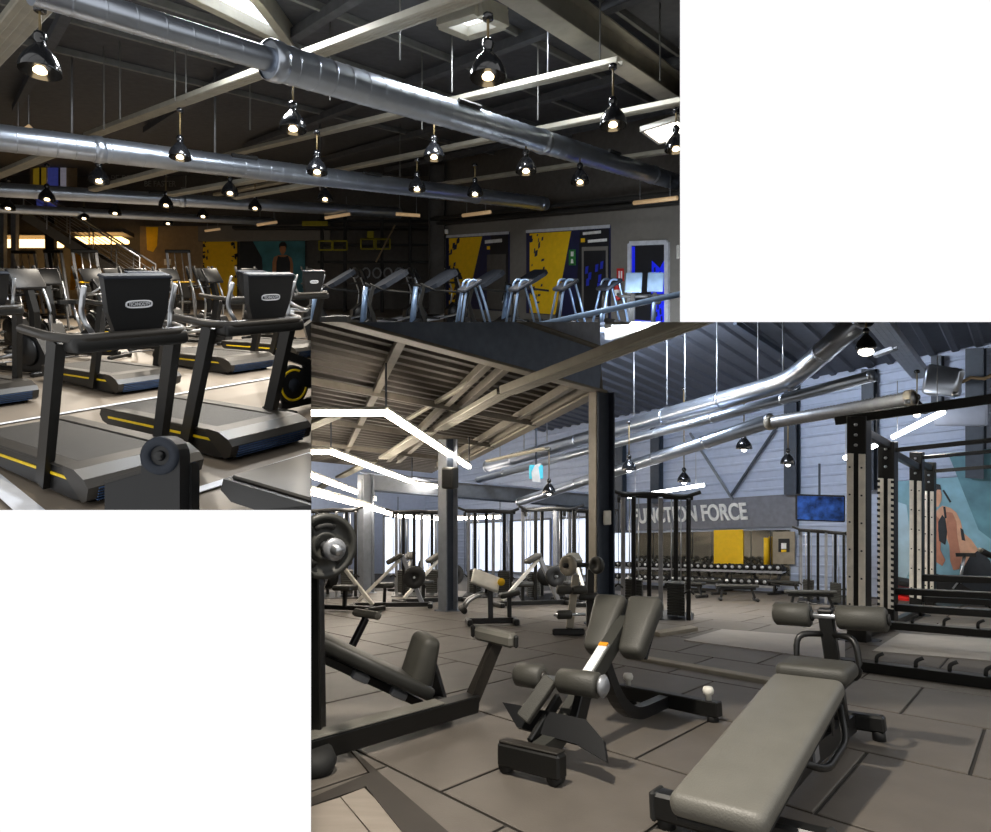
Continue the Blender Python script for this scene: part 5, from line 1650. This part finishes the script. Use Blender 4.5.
m = MB(); m.cyl(q(pc - ax * .06), q(pc + ax * .20), .026, 14); part(o, 'plate_sleeve', m, 'steel')
m = MB(); m.lathe([(.026, 0), (.055, 0), (.055, .03), (.026, .03)], q(pc + ax * .12), ax, 16); part(o, 'collar', m, 'steel_soft')
m = MB(); m.lathe([(0, 0), (.10, 0), (.12, .05), (.10, .10), (0, .11)], q(B.fl(312, 772)), (0, 0, 1), 20); part(o, 'round_foot', m, 'rubber')
# small T lever behind
lb = at(352, 646, 4.6)
m = MB(); m.beam(q(lb), q(at(366, 618, 4.7)), .045, .045); part(o, 'rear_lever', m, 'black_frame')
m = MB(); m.beam(q(at(354, 612, 4.8)), q(at(380, 616, 4.6)), .06, .055, bev=.02); part(o, 'rear_lever_pad', m, 'beam_edge')

# ---- power rack on the right: upright posts stand true vertical
P1, P2, P3, P4 = B.fl(859, 641), B.up(888, 8.7, 0), B.up(917, 10.4, 0), B.up(930, 11.2, 0)
o = thing(B, 'power_rack', 'long black power rack with ivory-faced posts in front of the turquoise mural', 'power rack', Matrix.Translation(P1))
iv = o.matrix_world.inverted()
ROT = Matrix.Rotation(math.atan2(-D2.y, -D2.x), 4, 'Z')
H1 = 2.66
def post(P, w, face0, face1, notch=False, h=H1):
    c = q(P)
    m = MB(); m.box(c + Z * h / 2, (w, w * .8, h), ROT, .008); po = part(o, 'post', m, 'black_frame')
    fr = ROT.to_3x3() @ V((0, -1, 0))
    rt = ROT.to_3x3() @ V((1, 0, 0))
    for s_ in (-1, 1):
        m = MB(); m.box(c + fr * (w * .42) + rt * s_ * w * .30 + Z * (face0 + face1) / 2, (w * .34, .02, face1 - face0), ROT, .004); part(po, 'ivory_strip', m, 'ivory_strip', 'ivory strip')
    m = MB()
    n_ = 22 if notch else 6
    for k in range(n_):
        zz = face0 + (face1 - face0) * (k + .5) / n_
        for s_ in ((-1, 1) if not notch else (-1, 1)):
            m.box(c + fr * (w * .42 + .012) + rt * s_ * w * (.30 if not notch else .42) + Z * zz, (.018 if not notch else .035, .012, .018 if not notch else .035), ROT)
    part(po, 'peg_hole', m, 'rubber')
    for k in range(3):
        m = MB(); m.cyl(c + fr * w * .41 + Z * (h - .1 - .12 * k), c + fr * (w * .41 + .02) + Z * (h - .1 - .12 * k), .018, 10); part(po, 'bolt', m, 'steel')
    m = MB(); m.box(c + Z * .01, (w * 1.7, w * 1.7, .02), ROT); part(po, 'base_plate', m, 'black_frame')
iv_q = q
def q(p): return iv @ p
post(P1, .215, .28, 2.22)
post(P2, .20, .30, 2.05, True, 2.55)
post(P3, .18, .30, 2.2)
post(P4, .16, .30, 2.1, False, 2.6)
def along(P, t, h):
    return B.g(P.x - D2.x * t, P.y - D2.y * t, h)
def rbeam(name, P, t0, t1, h, w, hh_, matn='black_frame', h2=None):
    m_ = MB(); m_.beam(q(along(P, t0, h)), q(along(P, t1, h if h2 is None else h2)), w, hh_); return part(o, name, m_, matn)
rbeam('top_beam', P1, -.25, 2.2, H1 - .02, .13, .10)
rbeam('pull_up_bar', P2, 0, 2.6, 2.42, .06, .06)
rbeam('pull_up_bar', P3, 0, 3.0, H1 - .1, .06, .06)
rbeam('pull_up_bar', P4, 0, 3.0, H1 - .22, .06, .06)
for a, b, h in ((P1, P2, 2.50), (P2, P3, 2.42), (P3, P4, 2.5)):
    m = MB(); m.beam(q(B.g(a.x, a.y, h)), q(B.g(b.x, b.y, h)), .09, .10); part(o, 'link_beam', m, 'black_frame')
for a, b in ((P1, P2), (P2, P3)):
    m = MB(); m.beam(q(B.g(a.x, a.y, .06)), q(B.g(b.x, b.y, .06)), .09, .09); part(o, 'floor_link', m, 'black_frame')
rbeam('safety_bar', P3, -.1, 3.0, .62, .09, .10)
rbeam('storage_bar', P2, 0, 2.6, .52, .08, .08)
rbeam('storage_bar', P3, 0, 3.0, .28, .10, .09)
rbeam('floor_beam', P2, 0, 2.8, .30, .09, .09)
FB = B.fl(838, 668)
rbeam('floor_beam', FB, -.05, 1.6, .05, .09, .09)
rbeam('floor_beam', P1, 0, 2.0, .22, .10, .08)
for (P, ts, h) in ((FB, (.32, .62, .86, 1.1), .09), (P1, (.25, .55, .85, 1.15), .26)):
    for t in ts:
        c = along(P, t, h)
        m = MB(); m.tube(fillet([q(c), q(c + Z * .06), q(c + Z * .09 + V((.05, -.02, 0)))], .03), .016, 8); part(o, 'band_peg', m, 'rubber')
for t in (.5, .95):
    c = along(P1, t, H1 + .06)
    m = MB(); m.cyl(q(c), q(c + Z * .05), .03, 10); part(o, 'bolt', m, 'steel')
# slab in the rack bay
slab(B, 'lifting_platform', [(872, 652), (995, 662), (995, 640), (900, 634)], .012, 'platform_pale', 'pale lifting platform inside the power rack bay', 'platform')

# ---- cable tower (posts, stacks, pulleys, pull-up handles)
def cable_tower(name, label, w=1.2, h=1.88, n=6, stack='charcoal', pole='steel_soft'):
    o_ = thing(B, name, label, 'cable machine')
    m = MB(); m.box((0, 0, .04), (w, .55, .06), bev=.015); part(o_, 'base', m, 'black_frame')
    for i in range(n):
        x = -w / 2 + .06 + (w - .12) * i / (n - 1)
        y = (-.16 if i % 2 else .12)
        m = MB(); m.beam((x, y, .05), (x, y, h), .065, .065); part(o_, 'post', m, pole if i % 3 == 0 else 'black_frame')
    for sx in (-1, 1):
        for k in range(12):
            m = MB(); m.box((sx * w * .28, -.02, .12 + .042 * k), (.26, .16, .036), bev=.004); part(o_, 'weight_plate', m, stack)
        for dx in (-.07, .07):
            m = MB(); m.cyl((sx * w * .28 + dx, -.02, .08), (sx * w * .28 + dx, -.02, h), .010, 6); part(o_, 'guide_rod', m, 'steel')
        m = MB(); m.lathe([(0, -.015), (.06, -.02), (.05, 0), (.06, .02), (0, .015)], (sx * w * .46, -.22, h - .05), (1, 0, 0), 16); part(o_, 'pulley', m, 'rubber')
        m = MB(); m.cyl((sx * w * .46, -.27, h - .05), (sx * w * .46, -.27, .55), .006, 5); ca = part(o_, 'cable', m, 'rubber')
        m = MB(); m.tube([(sx * w * .46 - .07, -.27, .50), (sx * w * .46, -.27, .56), (sx * w * .46 + .07, -.27, .50)], .016, 8); part(ca, 'handle', m, 'rubber')
    m = MB(); m.beam((-w / 2, 0, h), (w / 2, 0, h), .09, .08); part(o_, 'top_beam', m, 'black_frame')
    m = MB(); m.tube(fillet([(-w / 2 - .12, -.3, h + .12), (-w * .38, -.25, h + .02), (-w * .15, -.22, h + .06), (w * .15, -.22, h + .06), (w * .38, -.25, h + .02), (w / 2 + .12, -.3, h + .12)], .15), .028, 8); part(o_, 'pull_up_bar', m, 'rubber')
    return o_
t0_ = cable_tower('cable_tower', 'tall cable tower with weight stacks standing beyond the hip pads', 1.15, 1.92)
p = B.fl(655, 618)
t0_.matrix_world = B.mat(p.x, p.y, -20, 0, True)
for (px, py, yaw, lab, sc) in ((548, 600, 10, 'cable machine in front of the pale windows, next to the tall dark column', 1.0), (490, 597, -10, 'cable machine in front of the pale windows, behind the preacher bench', 1.0),
                           (822, 604, -30, 'cable station underneath the television', .74), (418, 596, 0, 'cable machine between the two pillars', 1.0), (590, 597, -25, 'cable machine showing behind the tall dark column', 1.0), (332, 598, 10, 'cable machine behind the round loaded plate', 1.0)):
    p = B.fl(px, py)
    c_ = copy_tree(t0_, B.mat(p.x, p.y, yaw, 0, True) @ Matrix.Scale(sc, 4), lab)
m = MB(); m.beam(B.fl(656, 634, .03), B.fl(694, 628, .03), .12, .05)
solo(B, 'floor_rail', m, 'beam_edge', 'short pale bar on the floor in front of the tall cable tower', 'rail')

# ---- preacher curl bench
p = B.fl(492, 625)
o = thing(B, 'preacher_bench', 'preacher curl bench with a pale sloping arm pad', 'bench', B.mat(p.x, p.y, 8))
m = MB(); m.box((0, 0, .06), (.66, .08, .08), bev=.015); part(o, 'base_beam', m, 'black_frame')
for x in (-.33, .33):
    m = MB(); m.box((x, 0, .05), (.08, .4, .08), bev=.015); part(o, 'cross_foot', m, 'black_frame')
m = MB(); m.beam((-.02, 0, .08), (-.02, .05, .55), .07, .07, up=V((0, 1, 0))); part(o, 'post', m, 'black_frame')
m = MB(); m.pad((-.10, -.05, .62), (.42, .30, .06), Matrix.Rotation(.35, 4, 'Y') @ RX(.7), .025, 3); part(o, 'arm_pad', m, 'white_paint', 'pale sloping arm pad')
m = MB(); m.pad((.26, .05, .42), (.30, .28, .07), Matrix.Rotation(-.2, 4, 'Y'), .03, 3); part(o, 'seat', m, 'pad_dark')
m = MB(); m.beam((.26, .05, .1), (.26, .05, .40), .06, .06, up=V((0, 1, 0))); part(o, 'seat_post', m, 'black_frame')
for sx in (-1, 1):
    m = MB(); m.tube(fillet([(-.12, sx * .12, .45), (-.34, sx * .14, .36), (-.42, sx * .14, .22)], .06), .022, 8); part(o, 'lever', m, 'steel')
m = MB(); m.cyl((-.42, -.22, .22), (-.42, .22, .22), .045, 14); part(o, 'handle_roller', m, 'rubber')
m = MB(); m.lathe([(0, -.02), (.05, -.02), (.055, 0), (.05, .02), (0, .02)], (.12, -.10, .60), (0, 1, 0), 18); part(o, 'cam_disc', m, 'yellow_print', 'yellow cam disc')

# ---- plate-loaded machine in front of the column
p = B.fl(570, 636)
o = thing(B, 'plate_machine', 'plate-loaded machine with a pale leaning post and two round plates', 'weight machine', B.mat(p.x, p.y, 0))
m = MB(); m.box((-.02, 0, .05), (.40, .08, .08), bev=.015); part(o, 'front_foot', m, 'black_frame')
m = MB(); m.beam((0, 0, .06), (.10, .9, .06), .07, .07); part(o, 'base_beam', m, 'black_frame')
m = MB(); m.beam((.0, .05, .08), (.12, .25, .72), .09, .09, up=V((0, 1, 0))); part(o, 'post', m, 'beam_edge')
m = MB(); m.beam((.32, .5, .06), (.34, .4, .80), .09, .09, up=V((0, 1, 0))); part(o, 'post', m, 'deck_grey')
for (x, y, z, r) in ((-.02, -.05, .86, .13), (.36, .05, .86, .11)):
    m = MB(); m.lathe([(0, 0), (r * .35, 0), (r * .4, .02), (r * .85, .02), (r, .01), (r, -.04), (0, -.04)], (x, y, z), (-.75, -.65, 0), 24); part(o, 'weight_plate', m, 'beam_edge' if x < 0 else 'charcoal')
m = MB(); m.cyl((-.06, -.08, .86), (.42, .35, .86), .03, 12); part(o, 'plate_sleeve', m, 'rubber')
for (x, z) in ((-.08, .26), (-.08, .56), (.12, .56)):
    m = MB(); m.cyl((x - .08, -.06, z), (x + .10, -.02, z), .055, 16, bev=.01); part(o, 'foam_roller', m, 'pad')
m = MB(); m.cyl((-.2, -.06, .26), (.2, -.02, .26), .02, 10); part(o, 'roller_axle', m, 'steel')
m = MB(); m.pad((.30, .45, .45), (.3, .4, .09), None, .03, 2); part(o, 'seat', m, 'pad_dark')

# ---- lever machines further back on the left
def lever_machine():
    o_ = thing(B, 'lever_machine', 'lever', 'weight machine')
    m = MB(); m.beam((-.7, 0, .06), (.7, 0, .06), .09, .08); part(o_, 'base_beam', m, 'black_frame')
    for x in (-.7, .7):
        m = MB(); m.box((x, 0, .05), (.09, .6, .08), bev=.015); part(o_, 'cross_foot', m, 'black_frame')
    m = MB(); m.beam((.55, 0, .08), (.15, 0, .95), .08, .08); part(o_, 'rear_post', m, 'steel_soft')
    m = MB(); m.beam((-.62, -.05, .12), (.12, -.05, .86), .06, .06); part(o_, 'lever_arm', m, 'white_paint', 'pale diagonal lever')
    m = MB(); m.pad((.02, -.02, .88), (.32, .26, .09), Matrix.Rotation(-.5, 4, 'Y'), .03, 2); part(o_, 'shoulder_pad', m, 'pad')
    m = MB(); m.pad((-.15, .1, .40), (.36, .30, .09), None, .03, 2); part(o_, 'seat', m, 'pad_dark')
    m = MB(); m.beam((-.15, .1, .08), (-.15, .1, .38), .06, .06, up=V((0, 1, 0))); part(o_, 'seat_post', m, 'black_frame')
    for s_ in (-1, 1):
        m = MB(); m.lathe([(0, 0), (.07, 0), (.08, .02), (.18, .02), (.20, 0), (.20, -.03), (0, -.03)], (.40, s_ * .22, .55), (0, s_, 0), 22); part(o_, 'weight_plate', m, 'rubber')
    m = MB(); m.cyl((.40, -.3, .55), (.40, .3, .55), .02, 10); part(o_, 'plate_sleeve', m, 'steel')
    return o_
LM = lever_machine()
for i, (px, py, yaw, lab) in enumerate(((392, 608, 5, 'lever machine with a pale diagonal arm between the two pillars'), (340, 611, 160, 'lever machine low behind the loaded plate'), (432, 603, 30, 'lever machine half hidden by the loudspeaker pillar'),
                                        (532, 606, 20, 'lever machine behind the preacher bench'), (575, 604, 100, 'lever machine behind the plate-loaded machine'), (408, 590, 80, 'lever machine against the pale window'))):
    p = B.fl(px, py)
    M = B.mat(p.x, p.y, yaw)
    if i == 0:
        LM.matrix_world = M; LM['label'] = lab
    else:
        copy_tree(LM, M, lab)

# ---- dumbbell racks along the mirrors, every dumbbell a thing
db = MB()
db.cyl((-.06, 0, 0), (.06, 0, 0), .018, 8)
for s_ in (-1, 1):
    db.lathe([(0, 0), (.045, 0), (.04, .006), (0, .006)], (s_ * .135, 0, 0), (s_, 0, 0), 10)
n_steel = len(db.f)
for s_ in (-1, 1):
    db.lathe([(0, 0), (.065, 0), (.08, .012), (.08, .075), (.068, .085), (0, .085)], (s_ * .05, 0, 0), (s_, 0, 0), 10)
DB_ME = db.mesh('dumbbell', 'steel')
DB_ME.materials.append(MATS['rubber'])
for i_, pg_ in enumerate(DB_ME.polygons):
    pg_.material_index = 0 if i_ < n_steel else 1
mat('chrome_shelf', '#c9ccd2', 0.3, 0.7)
def rack_pt(t, h, off): return wt(t, h, off)
ANG = math.atan2(D2.y, D2.x)
for i, (pa_, pb_, lab) in enumerate(((692, 797, 'two-tier dumbbell rack below the yellow panel and brown poster'), (612, 688, 'two-tier dumbbell rack behind the tall cable tower'))):
    ta, tb = wb_t(pb_), wb_t(pa_)
    o = thing(B, 'dumbbell_rack', lab, 'dumbbell rack', Matrix.Translation(rack_pt((ta + tb) / 2, 0, .8)))
    iv = o.matrix_world.inverted()
    for t in (ta + .1, (ta + tb) / 2, tb - .1):
        m = MB(); m.beam(iv @ rack_pt(t, .02, .95), iv @ rack_pt(t, .70, .55), .07, .06); part(o, 'side_frame', m, 'black_frame')
        m = MB(); m.beam(iv @ rack_pt(t, .04, 1.05), iv @ rack_pt(t, .04, .45), .07, .06); part(o, 'foot', m, 'black_frame')
    tiers = ((.28, .92), (.62, .66))
    for h, off in tiers:
        m = MB(); m.beam(iv @ rack_pt(ta, h - .10, off + .12), iv @ rack_pt(tb, h - .10, off + .12), .03, .06); part(o, 'shelf_lip', m, 'chrome_shelf')
        m = MB(); m.beam(iv @ rack_pt(ta, h - .10, off), iv @ rack_pt(tb, h - .10, off), .2, .02); part(o, 'shelf', m, 'chrome_shelf')
    n_ = int((tb - ta) / .19)
    for ti, (h, off) in enumerate(tiers):
        for k in range(n_):
            t = ta + (k + .5) * (tb - ta) / n_
            d_ = bpy.data.objects.new('dumbbell', DB_ME)
            B.col.objects.link(d_)
            d_.matrix_world = Matrix.Translation(rack_pt(t, h, off)) @ Matrix.Rotation(ANG + math.pi / 2, 4, 'Z') @ Matrix.Rotation(-.2, 4, 'Y')
            side_ = 'the rack below the yellow panel' if i == 0 else 'the rack behind the cable tower'
            tag(d_, 'black dumbbell on the %s tier of %s' % (('lower', 'upper')[ti], side_), 'dumbbell', 'dumbbells, %s tier, %s' % (('lower', 'upper')[ti], side_))

# ---- flat benches by the dumbbells
def flat_bench():
    o_ = thing(B, 'flat_bench', 'bench', 'bench')
    m = MB(); m.pad((0, 0, .42), (.28, 1.15, .08), None, .03, 3); part(o_, 'pad', m, 'pad_dark')
    m = MB(); m.beam((0, -.5, .34), (0, .5, .34), .06, .06); part(o_, 'spine', m, 'black_frame')
    for s_ in (-1, 1):
        m = MB(); m.beam((0, s_ * .38, .33), (0, s_ * .46, .06), .07, .06, up=V((0, 1, 0))); part(o_, 'leg', m, 'black_frame')
        m = MB(); m.pad((0, s_ * .48, .05), (.46, .08, .08), None, .02, 2); part(o_, 'cross_foot', m, 'black_frame')
    for s_ in (-1, 1):
        m = MB(); m.cyl((s_ * .24, -.48, .05), (s_ * .28, -.48, .05), .05, 12); part(o_, 'wheel', m, 'rubber')
    return o_
FBN = flat_bench()
for i, (px, py, yaw, lab) in enumerate(((738, 601, 78, 'flat bench standing alone in front of the longer dumbbell rack'), (812, 610, 72, 'flat bench in front of the cable station with the television'),
                                        (688, 597, 40, 'flat bench right beside the tall cable tower'), (709, 594, 20, 'narrow-looking flat bench close to the dumbbell rack middle'), (786, 596, 25, 'flat bench at the end of the longer dumbbell rack'), (770, 612, 80, 'flat bench just behind the leg rollers'))):
    if i == 5:
        continue
    p = B.fl(px, py)
    M = B.mat(p.x, p.y, yaw) @ Matrix.Scale(.74, 4)
    if i == 0:
        FBN.matrix_world = M; FBN['label'] = lab
    else:
        copy_tree(FBN, M, lab)
# raised backs on two of the benches
# black loudspeaker-like lever arm at the far right of the rack
c = at(988, 553, 9.2)
o = thing(B, 'bar_clamp', 'dark jointed barbell arm reaching in over the mural', 'arm', Matrix.Translation(c))
m = MB(); m.cyl((-.09, 0, .03), (.02, 0, -.03), .045, 14); part(o, 'joint', m, 'rubber')
m = MB(); m.beam((0, 0, -.02), (.3, -.1, -.25), .06, .06); part(o, 'lever', m, 'black_frame')
m = MB(); m.cyl((-.12, .01, .05), (-.08, .01, .03), .03, 12); part(o, 'end_cap', m, 'beam_edge')
# exercise bike in front of the mural
p = B.fl(956, 606)
c_ = copy_tree(BK, B.mat(p.x, p.y, 60), 'dark spinning bike with bent handles between the rack and the mural')
def relink(ob):
    B.col.objects.link(ob); A.col.objects.unlink(ob)
    for ch in ob.children:
        relink(ch)
relink(c_)
# ================================================================== cut-away: trim each hall where its view ends
bpy.context.view_layer.update()
def side(kind, c):
    if kind == 'x':
        return V((F, -(c - CX), 0)).normalized()      # positive: right of column c
    return V((0, (CY - c), -F)).normalized()          # positive: below row c
PL = {('x', c): side('x', c) for c in (311, 311.35, 680)}
PL.update({('y', c): side('y', c) for c in (322, 322.35, 510)})
def keep_a(p):
    r680, r311 = PL[('x', 680)].dot(p) > 0, PL[('x', 311.35)].dot(p) > 0
    b322, b510 = PL[('y', 322.35)].dot(p) > 0, PL[('y', 510)].dot(p) > 0
    if r680 and not b322:
        return False
    if r311:
        return (not b322) and (not r680)
    return not b510
def keep_b(p):
    return PL[('x', 311)].dot(p) > 0 and PL[('y', 322)].dot(p) > 0
def trim(hall, keep, planes, skip):
    dead = []
    for o in list(hall.col.objects):
        if o.type != 'MESH' or o.name.split('.')[0] in skip:
            continue
        M = o.matrix_world
        P = [M @ v.co for v in o.data.vertices]
        crossing = False
        for pl in planes:
            s_ = [PL[pl].dot(p) > 1e-5 for p in P]
            if any(s_) and not all(s_):
                crossing = True
        if not crossing:
            if not keep(sum(P, V()) / len(P)):
                dead.append(o)
            continue
        bm = bmesh.new()
        bm.from_mesh(o.data)
        closed = all(e.is_manifold for e in bm.edges)
        bm.transform(M)
        for pl in planes:
            bmesh.ops.bisect_plane(bm, geom=bm.verts[:] + bm.edges[:] + bm.faces[:], plane_co=(0, 0, 0), plane_no=PL[pl], dist=1e-6)
        gone = [f for f in bm.faces if not keep(f.calc_center_median())]
        if not gone:
            bm.free()
            continue
        bmesh.ops.delete(bm, geom=gone, context='FACES')
        if not bm.faces:
            bm.free()
            dead.append(o)
            continue
        if closed:
            be = [e for e in bm.edges if e.is_boundary]
            if be:
                bmesh.ops.holes_fill(bm, edges=be, sides=0)
        bm.transform(M.inverted())
        me = o.data.copy() if o.data.users > 1 else o.data
        bm.to_mesh(me)
        bm.free()
        o.data = me
    # a thing whose parts are all out of view goes with them
    deadset = set(dead)
    for o in dead:
        for ch in o.children:
            if ch not in deadset:
                mw = ch.matrix_world.copy()
                ch.parent = o.parent
                ch.matrix_world = mw
    for o in dead:
        bpy.data.objects.remove(o)
    for o in list(hall.col.objects):
        if o.type == 'EMPTY' and not o.children:
            bpy.data.objects.remove(o)
trim(A, keep_a, [('x', 311.35), ('x', 680), ('y', 322.35), ('y', 510)], {'wall_light_block'})
trim(B, keep_b, [('x', 311), ('y', 322)], {'wall_left', 'ceiling_light_block'})
